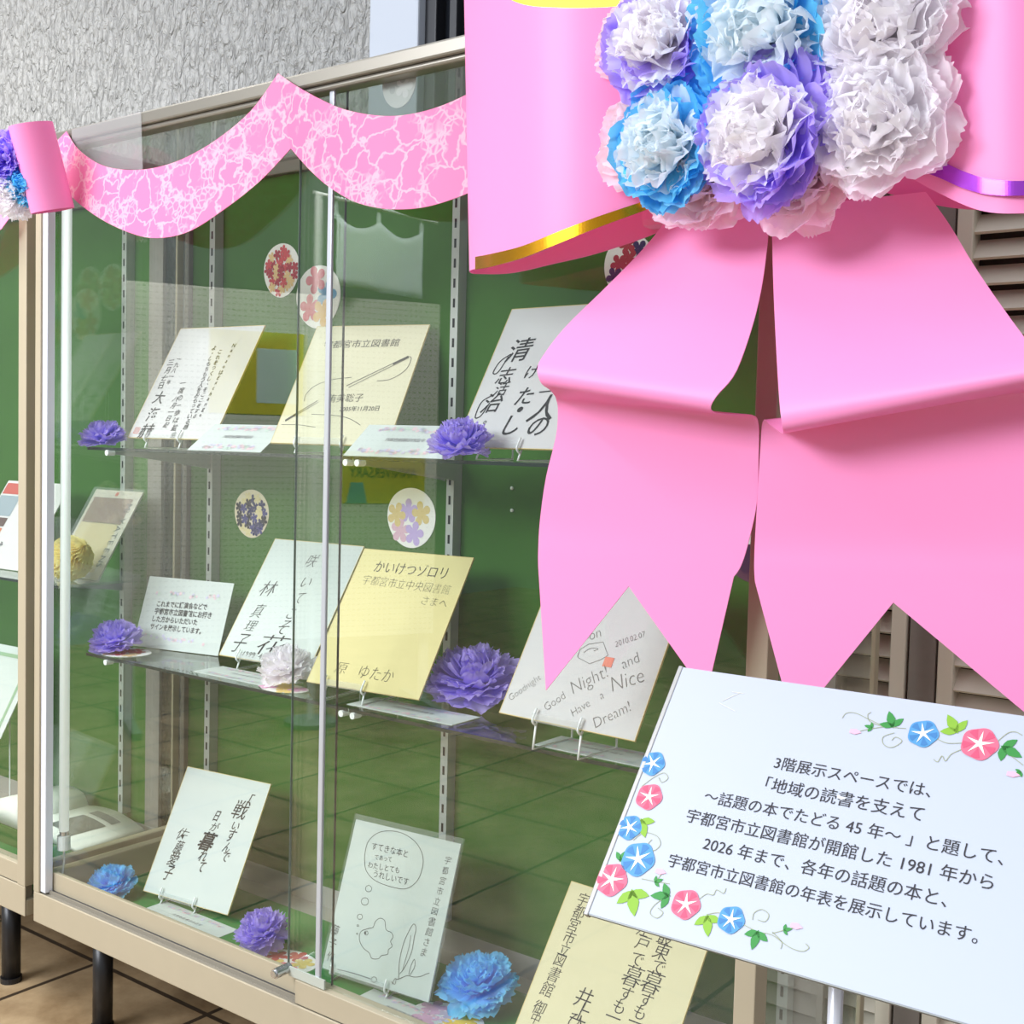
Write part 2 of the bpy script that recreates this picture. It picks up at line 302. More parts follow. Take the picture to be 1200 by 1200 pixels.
# ------------------------------------------------------------------ the display cases
ZB0, ZB1, ZL, ZT, ZTT = -0.303 + ZO, -0.2376 + ZO, -0.1957 + ZO, 1.309 + ZO, 1.340 + ZO
FZ = -0.262 + ZO; SU, SM = 0.708 + ZO, 0.266 + ZO
X0, X1, YB = -0.008, 1.652, 0.388
def make_case(dx, label, shelves, stds, lamp):
    r = empty('display_case', (dx, 0, 0), (0, 0, 0), label, 'display case', 'glass display cases')
    MB().box(X0, X1, 0.0041, YB + 0.012, ZB0, ZB1 - 0.03).box(X0, X1, 0.0, 0.004, ZB0, ZB1).build('base', BEIGE, r, bevel=0.002)
    b = MB(); b.box(0.012, 0.80, 0.024, 0.034, ZB1 - 0.03, ZL); b.box(0.795, X1 - 0.004, 0.004, 0.034, ZB1, ZL); b.build('door_rail', BEIGE, r, bevel=0.0015)
    b = MB(); b.box(X0 + .01, X1 - .01, 0.004, 0.0235, ZB1 - .0298, ZB1 - .002).box(X0 + .01, 0.795, 0.0135, 0.0165, ZB1 - .002, ZB1 + .006); t_ = b.build('track', mat('grey_track', '8b8578', .5, .2), r); MB().box(X0 + .01, .795, .0195, .0238, ZB1 - .002, ZB1 + .004).build('track_groove', DARKG, t_)
    # end sills
    MB().box(X0, 0.018, 0.034, YB, FZ - .01, ZL - 0.004).build('end_sill', BEIGE, r, bevel=0.002)
    MB().box(X1 - 0.026, X1, 0.034, YB, FZ - .01, ZL - 0.004).build('end_sill', BEIGE, r, bevel=0.002)
    # floor, cloth, back
    MB().box(0.018, X1 - 0.026, 0.034, YB, FZ - 0.012, FZ - 0.002).build('case_floor', SKIRT, r)
    MB().box(0.02, X1 - 0.028, 0.036, 0.333, FZ - 0.002, FZ).build('floor_cloth', CLOTH, r)
    MB().box(0.0, X1 - 0.008, YB, YB + 0.006, FZ - 0.002, -0.22 + ZO).build('back_skirt', SKIRT, r)
    MB().box(0.0, 1.535, YB, YB + 0.008, -0.22 + ZO, 1.303 + ZO).build('back_panel', GREEN, r)
    MB().box(1.535, 1.588, YB, YB + 0.008, -0.22 + ZO, 1.303 + ZO).build('back_filler_panel', mat('grey_filler_panel', '857f78', .6, noise=.08, nscale=40), r)
    MB().box(1.588, X1 - 0.008, YB + .001, YB + 0.006, -0.22 + ZO, 1.303 + ZO).build('back_glass', PANE, r)
    # posts
    MB().box(X0, 0.012, 0, 0.03, ZB1, ZT).build('corner_post', BEIGE, r, bevel=0.0015)
    MB().box(X1 - 0.030, X1, 0, 0.036, ZL if 0 else ZB1, ZT).build('corner_post', BEIGE, r, bevel=0.0015)
    RP = mat('dark_rear_post', '6e6a62', .5)
    MB().box(X0, 0.006, YB - 0.012, YB + 0.012, ZB1, ZTT).build('corner_post', RP, r, bevel=0.0015)
    MB().box(X1 - 0.007, X1, YB - 0.008, YB + 0.010, ZB1, ZTT).build('corner_post', BEIGE, r, bevel=0.0015)
    MB().box(0.012, 0.030, 0.004, 0.022, ZB1 + 0.002, ZT).build('door_jamb', ALU, r, bevel=0.0015)
    # top
    b = MB(); b.box(X0, X1, -0.006, 0.034, ZT + 0.006, ZTT); b.box(X0, X1, 0.0, 0.030, ZT - 0.004, ZT + 0.006); b.build('top_rail', RAIL, r, bevel=0.004)
    MB().box(X0, X1, 0.034, YB - .012, ZTT - 0.012, ZTT - .006).build('top_glass', TOPG, r)
    MB().box(X0 + .02, X1 - .02, YB - .012, YB + .012, ZT - .006, ZTT).build('rear_rail', RAIL, r, bevel=.003)
    MB().box(X0, X0 + .02, 0.03, YB - .012, ZT, ZTT).build('end_rail', RAIL, r, bevel=0.003); MB().box(X1 - .02, X1, 0.036, YB - .012, ZT, ZTT).build('end_rail', RAIL, r, bevel=0.003)
    # glass
    MB().box(0.000, 0.005, 0.034, YB - 0.012, ZL - .004, ZT).build('end_glass', PANE, r); MB().box(X1 - 0.009, X1 - 0.004, 0.036, YB - 0.012, ZL - .004, ZT).build('end_glass', PANE, r)
    d = MB().box(0.030, 0.862, 0.0245, 0.0290, ZL - 0.001, ZT).build('sliding_door', PANE, r)
    MB().box(0.8620, 0.8628, 0.0244, 0.0291, ZL + 0.002, ZT).build('door_edge_strip', DARKG, d)
    d = MB().box(0.765, X1 - 0.030, 0.0145, 0.0190, ZL + 0.001, ZT).build('sliding_door', PANE, r)
    MB().box(0.839, 0.850, 0.008, 0.0143, ZL + 0.012, ZT).build('door_handle_strip', mat('grey_handle_strip', 'b9bdc2', .3, .3), d, bevel=0.002)
    MB().box(0.7642, 0.7650, 0.0144, 0.0191, ZL + 0.001, ZT).build('door_edge_strip', mat('grey_glass_edge', '5f6e66', 0.3), d)
    lk = MB().tube([(0.772, 0.012, ZL + 0.012), (0.772, -0.022, ZL + 0.012)], 0.009, 16).tube([(0.772, -0.022, ZL + 0.012), (0.772, -0.026, ZL + 0.012)], 0.0065, 16).build('lock', CHROME, r)
    MB().box(0.778, 0.865, 0.005, 0.0085, ZL + 0.002, ZL + 0.018).build('lock_bar', mat('clear_lock_bar', 'b9c0b6', 0.3, 0.2), lk)
    # standards
    for sx in stds:
        s = MB().box(sx - 0.010, sx + 0.008, YB - 0.024, YB, -0.20 + ZO, 1.30 + ZO).build('shelf_standard', mat('pale_steel', 'aeb2ac', 0.45, 0.25), r)
        b = MB(); z = -0.17 + ZO
        while z < 1.28 + ZO: b.box(sx - 0.004, sx + 0.001, YB - 0.0246, YB - 0.0235, z, z + 0.017); z += 0.0375
        b.build('slot_groove', mat('slot_black', '141414', 0.8), s)
    for z, (xa, xb) in shelves:
        sh = MB().box(xa, xb, 0.10, YB - 0.028, z - 0.006, z).build('glass_shelf', SHELFG, r)
        MB().box(xa, xb, 0.0985, 0.0999, z - 0.006, z).build('front_edge', EDGEG, sh)
        for sx in stds:
            if xa - 0.03 < sx < xb + 0.03:
                sx2 = sx if sx < 0.1 * 0 + 10 else sx
                b = MB(); x = max(xa + 0.012, min(xb - 0.012, sx)); yb = YB - 0.025
                pr = [(0.104, z - 0.007), (yb, z - 0.007), (yb, z - 0.045), (yb - 0.03, z - 0.040), (0.16, z - 0.018), (0.104, z - 0.014)]
                n = len(pr); b.add([(x - 0.002, y, zz) for y, zz in pr] + [(x + 0.002, y, zz) for y, zz in pr], [tuple(range(n - 1, -1, -1)), tuple(range(n, 2 * n))] + [(i, (i + 1) % n, n + (i + 1) % n, n + i) for i in range(n)])
                bk = b.build('shelf_bracket', mat('bracket_steel', 'a9aea9', 0.4, 0.3), r)
                MB().tube([(x, 0.094, z - 0.011), (x, 0.112, z - 0.011)], 0.006, 10).build('bracket_tip', WHITE, bk)
    if lamp:
        t = MB().tube([(0.031, 0.047, ZL + 0.085), (0.031, 0.047, 1.25 + ZO)], 0.0105, 16).build('fluorescent_tube', TUBE, r, True)
        MB().tube([(0.031, 0.047, ZL + 0.045), (0.031, 0.047, ZL + 0.075)], 0.0135, 16).build('tube_socket', WHITE, t)
        MB().tube([(0.031, 0.047, ZL + 0.075), (0.031, 0.047, ZL + 0.088)], 0.0095, 16).build('tube_cap', CHROME, t)
        MB().tube([(0.031, 0.047, ZL + 0.05), (0.024, 0.052, ZL + 0.02), (0.018, 0.046, FZ + .002)], 0.002, 6).build('tube_wire', WHITE, t)
    for lx in (0.155, X1 - 0.155):
        for ly in (0.06, YB - 0.05):
            l = MB().tube([(lx, ly, 0.008), (lx, ly, ZB0 + 0.002)], 0.0205, 20).build('leg', BLACK, r, True); MB().tube([(lx, ly, 0), (lx, ly, 0.012)], 0.0235, 20).build('foot', BLACK, l)
    return r
C2 = 0.816
make_case(0, 'glass display case full of autograph boards, pink lace garland across its top', [(SU, (0.03, C2)), (SU, (C2 + 0.004, 1.615)), (SM, (0.03, C2)), (SM, (C2 + 0.004, 1.615))], (0.1053, 0.818, 1.5315), True)
make_case(-1.693, 'next glass display case at the left edge holding an open book and a magazine', [(0.40 + ZO, (0.83, 1.615))], (0.82, 1.47), False)

# ------------------------------------------------------------------ boards on easels
def board_frame(x, y, z, a, t):
    return Face((x, y, z + ZO), (math.cos(a), math.sin(a), 0), (-math.sin(a) * math.sin(t), math.cos(a) * math.sin(t), math.cos(t)))
def board(name, pose, wh, m, label, cat, group=None, thick=0.003, edge=None):
    x, y, z, a, t = pose
    r = empty(name, (x, y, z + ZO), (-t, 0, a), label, cat, group)
    MB().box(0, wh[0], 0, thick, 0, wh[1]).build('card', m, r)
    if edge:
        b = MB(); e = 0.0012
        b.box(-e, 0, -0.0003, thick + .0003, -e, wh[1] + e); b.box(wh[0], wh[0] + e, -0.0003, thick + .0003, -e, wh[1] + e); b.box(0, wh[0], -0.0003, thick + .0003, -e, 0); b.box(0, wh[0], -0.0003, thick + .0003, wh[1], wh[1] + e)
        b.build('gilt_edge', edge, r)
    return r, board_frame(x, y, z, a, t)
def easel(pose, wh, support, label, u0=0.22, u1=0.62):
    x, y, z, a, t = pose; lift = z + ZO - support; st, ct = math.sin(t), math.cos(t); r = 0.0019; g = 0.0068
    e = empty('wire_easel', (x, y, support), (0, 0, a), label, 'easel', 'white wire easels'); b = MB(); W, H = wh
    for u in (u0 * W, u1 * W):
        P = lambda s, n: (u, s * st + n * ct, lift + s * ct - n * st)       # s up the board, n behind its face
        top = P(H * 0.62, g); heel = P(-0.006, g)
        ft = (u, max(top[1] * 0.85, heel[1] + 0.05), r)
        b.tube(spline([P(0.016, -0.006), P(-0.002, -0.0062), P(-0.0065, 0.0), heel], 10) + [top], r, 8)
        b.tube([top, (u, ft[1] + 0.012, r), (u, ft[1], r), (u, max(-0.03, heel[1] - 0.03) if 0 else heel[1] - 0.006, r), (heel[0], heel[1], max(heel[2], r))], r, 8)
    ua, ub = u0 * W, u1 * W
    for s in (0.03, H * 0.62): b.tube([(ua, s * st + g * ct, lift + s * ct - g * st), (ub, s * st + g * ct, lift + s * ct - g * st)], r, 8)
    b.build('wire_frame', WHITE, e, True)
    MB().box(ua, ub, -0.008, -0.0068, lift - 0.001, lift + 0.012).build('front_lip', glass('clear_lip', (0.97, 0.98, 0.98, 1), 0.05, 1.4, 0.12), e)
    return e
AB = 'autograph_board'; G1 = 'autograph boards in the case'
W1 = (0.251, 0.283)
# --- upper shelf
p = (0.091, 0.157, 0.731, 0.096, 0.538); r, f = board(AB, p, W1, GREYCARD, 'white board densely written in slanting columns with a red seal, leftmost on upper shelf', 'autograph board', G1, edge=GOLDEDGE)
easel(p, W1, SU, 'wire easel under the densely written board, upper shelf left')
k = Ink(f, 80, 360, 5)
for tx, a, c, fl in (('NanaoはExchange', (972, 225), (775, 635), 1.0), ('これをつくし、をここをする', (890, 262), (742, 640), .95), ('よ・しもちもう人をおもっている感', (856, 240), (690, 702), 1.05), ('一度の一歩は拡感', (672, 445), (616, 750), .85), ('一九八一年', (650, 305), (590, 440), .95), ('八月一日記', (630, 540), (575, 690), .95), ('三月七日', (602, 325), (545, 460), .95), ('大海赫', (535, 530), (460, 725), .85)): k.col(tx, a, c, fl, 0.012)
k.build('handwriting', INK, r)
k = Ink(f, 80, 360, 5); c0 = k.L((403, 722)); k.line([(c0.x - .007, c0.y - .007), (c0.x + .007, c0.y - .007), (c0.x + .007, c0.y + .007), (c0.x - .007, c0.y + .007)], .0015, True, False, True); k.char('印', (403, 722), 0.011); k.build('red_seal', REDINK, r)
p = (0.548, 0.152, 0.728, 0.251, 0.594); r, f = board(AB, p, W1, CREAM2, 'pale cream board with two drawn needles trailing thread, upper shelf centre', 'autograph board', G1, edge=GOLDEDGE)
easel(p, W1, SU, 'wire easel under the board with drawn needles')
k = Ink(f, 310, 360, 5); k.text('宇都宮市立図書館', (345, 240), (785, 226), 1.0, -0.004); k.text('侑美聡子', (365, 556), (572, 550), 1.1, -0.01); k.text('2005年11月20日', (438, 610), (668, 606), 1.1); k.build('handwriting', INK, r)
k = Ink(f, 310, 360, 5)
k.line([(480, 462), (840, 288)], .0016, smooth=False); k.line([(492, 472), (848, 296)], .0012, smooth=False); k.line([(752, 334), (845, 290)], .005, smooth=False); k.line([(848, 288), (860, 306), (825, 370), (740, 422), (658, 433)], .0013)
k.line([(510, 412), (400, 425), (300, 460), (245, 510), (234, 552)], .0011); k.line([(122, 662), (312, 548)], .0015, smooth=False); k.line([(122, 670), (318, 556)], .0011, smooth=False); k.line([(122, 666), (190, 624)], .005, smooth=False)
k.line([(100, 688), (200, 690), (300, 705)], .0011); k.line([(276, 628), (420, 636), (500, 655), (562, 692)], .0012); k.build('needle_drawing', PENCIL, r)
p = (0.996, 0.162, 0.730, -0.03, 0.533); r, f = board(AB, p, W1, GREYCARD, 'grey white board with large brushed characters partly behind the pink bow tail, upper shelf', 'autograph board', G1, edge=GOLDEDGE)
easel(p, W1, SU, 'wire easel under the brushed board beside the bow tail, upper shelf', 0.2, 0.55)
k = Ink(f, 490, 340, 5)
for ch, q, s in (('清', (600, 350), .052), ('志', (515, 500), .036), ('活', (490, 580), .03), ('治', (440, 660), .042), ('け', (668, 480), .03), ('た', (630, 620), .04), ('・', (598, 700), .05), ('し', (555, 790), .045), ('一', (748, 595), .028), ('人', (742, 690), .055), ('の', (705, 800), .045), ('。', (392, 775), .02)): k.char(ch, q, s, 0.1, 1.0, 0.25, 0.004)
k.line([(545, 375), (480, 420), (440, 485), (470, 480), (530, 390)], .0022); k.line([(430, 620), (370, 660), (335, 745), (370, 735), (420, 660)], .0022)
k.build('brush_writing', INK, r)
# --- middle shelf
NW = (0.236, 0.160); p = (0.032, 0.215, 0.2675, 0.0, 0.3317); r, f = board('notice_card', (p[0], p[1], p[2], 0.2077, p[4]), NW, CARD, 'small printed notice card with floral strips, left end of middle shelf', 'notice card', None, 0.0015)
k = Ink(f, 90, 620, 5.714)
for tx, a, c in (('これまでに講演会などで', (535, 515), (870, 540)), ('宇都宮市立図書館にお招き', (520, 565), (900, 597)), ('した方からいただいた', (505, 615), (805, 642)), ('サインを展示しています。', (490, 665), (830, 702))): k.text(tx, a, c, 1.15, 0.022)
k.build('lettering', INK, r)
def floral(f, r, X0, Y0, kk, rows, rad=0.004, n=24):
    R = random.Random(len(rows) + X0)
    for nm, hx, q in (('pink_print', 'e2c6cc', .55), ('green_print', 'c4d4c8', .3), ('lilac_print', 'cbc6dd', .45)):
        k = Ink(f, X0, Y0, kk)
        for (a, c) in rows:
            A, B = k.L(a), k.L(c)
            for i in range(n):
                if R.random() < q: k.flower(A.lerp(B, (i + R.random() * .8) / n) + Vector((0, R.uniform(-1, 1) * rad * .9)), rad * R.uniform(.5, 1), R.random() * 6, 5)
        k.build(nm, mat('floral_' + nm, hx, .8), r)
floral(f, r, 90, 620, 5.714, [((530, 428), (960, 458)), ((440, 712), (880, 765))], 0.005)
W4 = (0.247, 0.278); p = (0.350, 0.197, 0.290, 0.068, 0.597); r, f = board(AB, p, W4, CARD, 'white board with sparse brush writing behind the white tissue flower, middle shelf', 'autograph board', G1, edge=GOLDEDGE)
easel(p, W4, SM, 'wire easel behind the white tissue flower, middle shelf')
k = Ink(f, 240, 610, 5.715)
for ch, q, s, sx in (('林', (430, 455), .04, 1.1), ('真', (360, 605), .036, .9), ('理', (310, 705), .028, 1.1), ('子', (238, 820), .05, .8), ('咲', (722, 270), .034, .9), ('い', (682, 415), .032, 1), ('て', (636, 520), .034, .7), ('こ', (580, 625), .032, .8), ('そ', (530, 715), .04, .9), ('花', (455, 835), .05, 1.7)): k.char(ch, q, s, .05, sx, .3, -0.012)
k.col('1999.4.4', (262, 890), (415, 918), 1.8, 0, .02); k.build('brush_writing', INK, r)
p = (0.694, 0.117, 0.294, 0.096, 0.604); r, f = board(AB, p, W1, CREAM, 'yellow board with outlined title lettering and a signature below, middle shelf', 'autograph board', G1, edge=GOLDEDGE)
easel(p, W1, SM, 'wire easel under the yellow board, middle shelf', 0.17, 0.52)
k = Ink(f, 370, 630, 5); k.text('かいけつゾロリ', (338, 196), (757, 240), 1.15, -0.008); k.text('宇都宮市立中央図書館', (270, 268), (778, 332), 1.1, -0.022); k.text('さまへ', (615, 388), (762, 410), 1, -0.022)
k.char('原', (152, 765), .026, 0, 1.1, .1, -.02); k.text('ゆたか', (245, 815), (442, 850), 1.1, -0.02); k.build('handwriting', PENCIL, r)
W6 = (0.255, 0.288); p = (1.158, 0.092, 0.313, -0.046, 0.553); r, f = board(AB, p, W6, GREYCARD, 'white board with slanting English writing and square red seal below the left bow tail', 'autograph board', G1, edge=GOLDEDGE)
easel(p, W6, SM, 'wire easel under the board with English writing, middle shelf', 0.28, 0.62)
k = Ink(f, 560, 680, 5)
for tx, a, c in (('Goodnight', (192, 708), (372, 580)), ('Good', (402, 768), (515, 690)), ('Night!', (560, 668), (765, 565)), ('Have', (560, 800), (660, 735)), ('a', (722, 700), (742, 690)), ('Nice', (790, 655), (975, 595)), ('Dream!', (690, 868), (898, 765)), ('2010.02.07', (808, 392), (982, 330)), ('and', (852, 522), (948, 478)), ('-on', (635, 362), (722, 330))): k.text(tx, a, c, 1.25, -0.02)
k.line([(585, 445), (600, 405), (650, 375), (735, 362), (752, 410), (764, 440), (722, 465), (655, 490), (590, 455)], .0009, True, False); k.line([(620, 425), (660, 400), (705, 402), (680, 415)], .0009); k.build('handwriting', mat('grey_pen', '74736f', .8), r)
k = Ink(f, 560, 680, 5); c0 = k.L((765, 480)); k.blob(c0, [(-.0085, -.008), (.0085, -.008), (.0085, .008), (-.0085, .008)]); k.build('red_seal', mat('faded_red_seal', 'd98570', .8), r)
# --- case floor
W7 = (0.242, 0.273); p = (0.151, 0.162, -0.2435, 0.122, 0.481); r, f = board(AB, p, W7, CARD, 'white board with three columns of flowing brush writing, case floor beside blue flower', 'autograph board', G1, edge=GOLDEDGE)
easel(p, W7, FZ, 'wire easel under the board beside the blue flower, case floor left')
k = Ink(f, 140, 880, 5)
for ch, q, s, sx, of in (('「', (775, 282), .03, 1, .004), ('戦', (712, 345), .044, .95, .0), ('い', (682, 440), .022, 1.1, 0), ('す', (657, 495), .032, .8, 0), ('ん', (632, 565), .026, .8, 0), ('で', (622, 622), .026, .9, 0), ('日', (572, 382), .026, .7, .01), ('が', (560, 445), .022, 1.1, 0), ('暮', (515, 530), .042, 1.0, .022), ('れ', (492, 615), .028, .8, .01), ('て', (482, 680), .028, .7, .01), ('佐', (372, 488), .030, 1.1, -.01), ('藤', (350, 562), .030, .8, 0), ('愛', (320, 632), .032, .9, .004), ('子', (288, 715), .036, .7, .006)): k.char(ch, q, s, .02, sx, .25, of)
k.build('brush_writing', INK, r)
p = (0.72, 0.142, -0.2435, 0.093, 0.342); r, f = board(AB, p, W7, CARD, 'white board in clear sleeve with a fish drawing and thought bubble, case floor', 'autograph board', G1, edge=None)
easel(p, W7, FZ, 'wire easel under the fish drawing, case floor centre', 0.10, 0.62)
b = MB(); b.box(-.004, W7[0] + .004, -.0022, -.0018, -.002, W7[1] + .010); b.box(-.004, W7[0] + .004, .0035, .0039, -.002, W7[1] + .010); b.build('clear_sleeve', glass('sleeve_film', (.97, .98, .97, 1), .08, 1.35, .04), r)
k = Ink(f, 360, 940, 4.615)
for tx, a, c in (('すてきな本と', (348, 252), (542, 298)), ('であって', (365, 308), (456, 322)), ('わたしとても', (328, 352), (497, 384)), ('うれしいです', (358, 402), (546, 448))): k.text(tx, a, c, 1.05, -0.002)
k.col('宇都宮市立図書館さま', (762, 315), (632, 812), .85, -.006); k.col('藤子作', (152, 690), (128, 835), .8, -.004)
k.line([(165, 905), (200, 912), (260, 928), (342, 955)], .0012, smooth=False); k.build('handwriting', INK, r)
k = Ink(f, 360, 940, 4.615)
k.line([(310, 300), (330, 215), (395, 162), (500, 163), (590, 220), (628, 310), (605, 410), (545, 465), (470, 462), (370, 425), (320, 370)], .0011, True)
for cx, cy, rr in ((333, 468, 17), (313, 537, 20), (286, 620, 14), (275, 668, 5), (271, 712, 4), (362, 960, 15)): k.line([(cx + rr * math.cos(i * .785), cy + rr * math.sin(i * .785)) for i in range(8)], .001, True)
k.line([(283, 720), (295, 697), (330, 684), (357, 676), (370, 645), (395, 628), (420, 642), (428, 690), (455, 705), (465, 730), (452, 752), (460, 780), (440, 798), (436, 822), (402, 830), (385, 847), (350, 845), (336, 815), (305, 790), (285, 752)], .0011, True)
k.line([(326, 698), (330, 708), (326, 718), (314, 716), (310, 706), (316, 698)], .0009, True); e0 = k.L((315, 708)); k.disc(e0, .0022)
k.line([(495, 960), (500, 860), (520, 770), (545, 710), (575, 660), (590, 682), (580, 730), (565, 810), (530, 890), (500, 930)], .0011); k.line([(515, 915), (530, 860), (550, 790), (562, 720)], .0009); k.line([(550, 935), (560, 890), (580, 850), (582, 890), (556, 935)], .001)
k.line([(460, 985), (475, 955), (490, 958), (520, 946), (545, 938), (580, 946), (620, 941), (642, 930), (662, 925)], .0011); k.line([(455, 970), (475, 985), (482, 955)], .001); k.build('fish_drawing', PENCIL, r)
W9 = (0.272, 0.307); p = (1.193, 0.068, -0.2425, -0.042, 0.622); r, f = board(AB, p, W9, mat('yellowed_card', 'cfc7a0', .75, noise=.02, nscale=12), 'large yellowed board with columns of pen writing, case floor below the tilted sign', 'autograph board', G1, edge=GOLDEDGE)
easel(p, W9, FZ, 'wire easel under the yellowed board, case floor right')
k = Ink(f, 590, 1020, 4.8)
for ch, q, s in (('宇', (450, 165), .024), ('都', (427, 235), .024), ('宮', (397, 305), .024), ('市', (372, 377), .024), ('立', (345, 445), .022), ('図', (317, 507), .022), ('書', (287, 585), .026), ('館', (247, 668), .026), ('御', (203, 772), .024), ('中', (182, 832), .02), ('井', (455, 718), .034), ('上', (440, 795), .034), ('ひ', (405, 850), .03), ('江', (790, 335), .024), ('戸', (785, 410), .026), ('で', (752, 500), .026), ('暮', (728, 595), .036), ('す', (692, 697), .026), ('も', (652, 765), .026), ('一', (618, 826), .030), ('最', (912, 378), .028), ('東', (893, 455), .030), ('で', (872, 545), .026), ('暮', (838, 630), .038), ('す', (803, 732), .026), ('も', (768, 797), .026), ('一', (748, 856), .030)): k.char(ch, q, s, 0.0, 1.0, .12, -.008)
k.build('pen_writing', INK, r)

# --- caption cards
def caption(x, y, z, ww, hh, a, t, label, rows=True):
    r, f = board('caption_card', (x, y, z, a, t), (ww, hh), CARD, label, 'caption card', 'printed caption cards', .0008)
    k = Ink(f); R = random.Random(label)
    n = 9; 
    for i in range(n): k.put(*(lambda g, cx, cy, s: ([(cx + (q[0] - g[2]) * s, cy + q[1] * s) for q in g[0]], g[1]))(glyph('作家色紙展示作品令和年寄贈'[i % 12]), ww * (.3 + .4 * i / n), hh * .48, hh * .12))
    k.build('lettering', mat('grey_small_print', '77757c', .7), r)
    for nm, hx, q in (('pink_print', 'e2c6cc', .6), ('green_print', 'c4d4c8', .3), ('lilac_print', 'cbc6dd', .45)):
        k = Ink(f)
        for v in (.16, .84):
            for i in range(26):
                if R.random() < q: k.flower((ww * (.12 + .76 * (i + R.random()) / 26), hh * (v + R.uniform(-.06, .06))), hh * R.uniform(.035, .07), R.random() * 6)
        k.build(nm, mat('floral_' + nm, hx, .8), r)
    return r
FL = math.pi / 2 - 0.004
caption(0.359, 0.103, 0.709, .186, .095, .1447, 0.98, 'curled caption card leaning below the densely written board, upper shelf')
caption(0.79, 0.103, 0.709, .21, .092, .108, 0.92, 'caption card leaning below the needle drawing, upper shelf beside purple flower')
caption(0.36, 0.122, 0.267, .24, .075, 0.0, FL, 'caption card flat on middle shelf below the notice card')
caption(0.795, 0.118, 0.267, .24, .078, 0.02, FL, 'caption card flat on middle shelf in front of the yellow board')
caption(1.212, 0.112, 0.267, .20, .075, 0.0, FL, 'caption card flat on middle shelf under the English writing')
caption(0.20, 0.11, -0.261, .235, .073, 0.0, FL, 'caption card flat on case floor before the flowing brush writing')
caption(0.826, 0.092, -0.261, .215, .077, 0.0, FL, 'caption card flat on case floor before the fish drawing')

# ------------------------------------------------------------------ tissue paper flowers
def petal_mesh(seed, rings, wave=0.05, jag=0.05, cup=0.10, na=6, nw=10):
    R = random.Random(seed); b = MB(); U = R.uniform
    for (al, cnt, ln, wd) in rings:
        off = U(0, 6.28)
        for i in range(cnt):
            ph = off + 2 * math.pi * i / cnt + U(-.25, .25); a0 = math.radians(al) + U(-.16, .16); L = ln * U(.90, 1.06); W = wd * U(.85, 1.2)
            curl = U(-.10, .45); p1, p2, p3 = U(0, 6), U(0, 6), U(0, 6); k1, k2 = U(2.4, 4.6), U(6, 10); tw = U(-.25, .25); rows = []
            tip = [U(1 - jag, 1 + jag * .4) for _ in range(nw + 1)]
            for j in range(na + 1):
                q = .04 + .96 * j / na; hw = W * min(1, (q * 1.5) ** .8) * math.sqrt(max(.05, 1 - max(0, (q - .62) / .46) ** 2.4)); row = []
                a = a0 - curl * (q - .35) * q
                for m_ in range(nw + 1):
                    x = -1 + 2 * m_ / nw
                    r = L * q * (1 - .05 * x * x) * (tip[m_] if j == na else 1)
                    d = Vector((math.sin(a) * math.cos(ph), math.sin(a) * math.sin(ph), math.cos(a))); t = Vector((-math.sin(ph), math.cos(ph), 0)); nrm = t.cross(d)
                    h = cup * x * x * q + wave * q ** 1.6 * (math.sin(k1 * x + p1) + .55 * math.sin(k2 * x + p2 + 2 * q) + .4 * math.sin(5 * q + p3)) + tw * x * hw
                    p = d * r + t * (hw * x) + nrm * -h
                    row.append(tuple(p))
                rows.append(row)
            b.grid(rows)
    return b
OUTER = [(96, 8, .98, .40), (84, 9, 1.0, .40), (72, 9, .98, .38), (60, 8, .94, .36)]
INNER = [(66, 9, .80, .30), (52, 10, .84, .28), (40, 9, .87, .27), (28, 8, .88, .25), (16, 6, .87, .23), (5, 4, .85, .2)]
CARN = [(98, 10, .98, .30), (86, 12, 1.0, .28), (74, 12, .98, .27), (62, 12, .96, .25), (50, 11, .95, .24), (38, 10, .95, .22), (26, 8, .94, .2), (13, 6, .92, .18), (3, 3, .9, .16)]
T = {k: paper('tissue_' + k, c, .5, .9) for k, c in dict(purple='ccb9fb', blue='8adcff', skyblue='7adcff', white='fffdff', pinkwhite='fff4f8', violet='cfbaff', paleblue='f6fcff', yellow='faf0b0').items()}
PM = {}
def shelf_flower(colr, loc, rad, label, tilt=(0, 0, 0), seed=1, squash=.85):
    key = (colr, seed)
    if key not in PM: PM[key] = petal_mesh(seed, CARN, .045, .10, .06).mesh('tissue_petals', T[colr], True)
    M3 = (Matrix.Rotation(tilt[2], 3, 'Z') @ Matrix.Rotation(tilt[0], 3, 'X')); low = min((M3 @ Vector((v.co.x * rad, v.co.y * rad, v.co.z * rad * squash))).z for v in PM[key].vertices)
    r = empty('tissue_flower', (loc[0], loc[1], loc[2] - low), tilt, label, 'paper flower', 'tissue paper flowers in the case')
    o = bpy.data.objects.new('petals', PM[key]); link(o, r); o.scale = (rad, rad, rad * squash)
    return r
def sit(px, py, y, z, dz): q = at(px, py, y=y); return (q.x, y, z + dz)
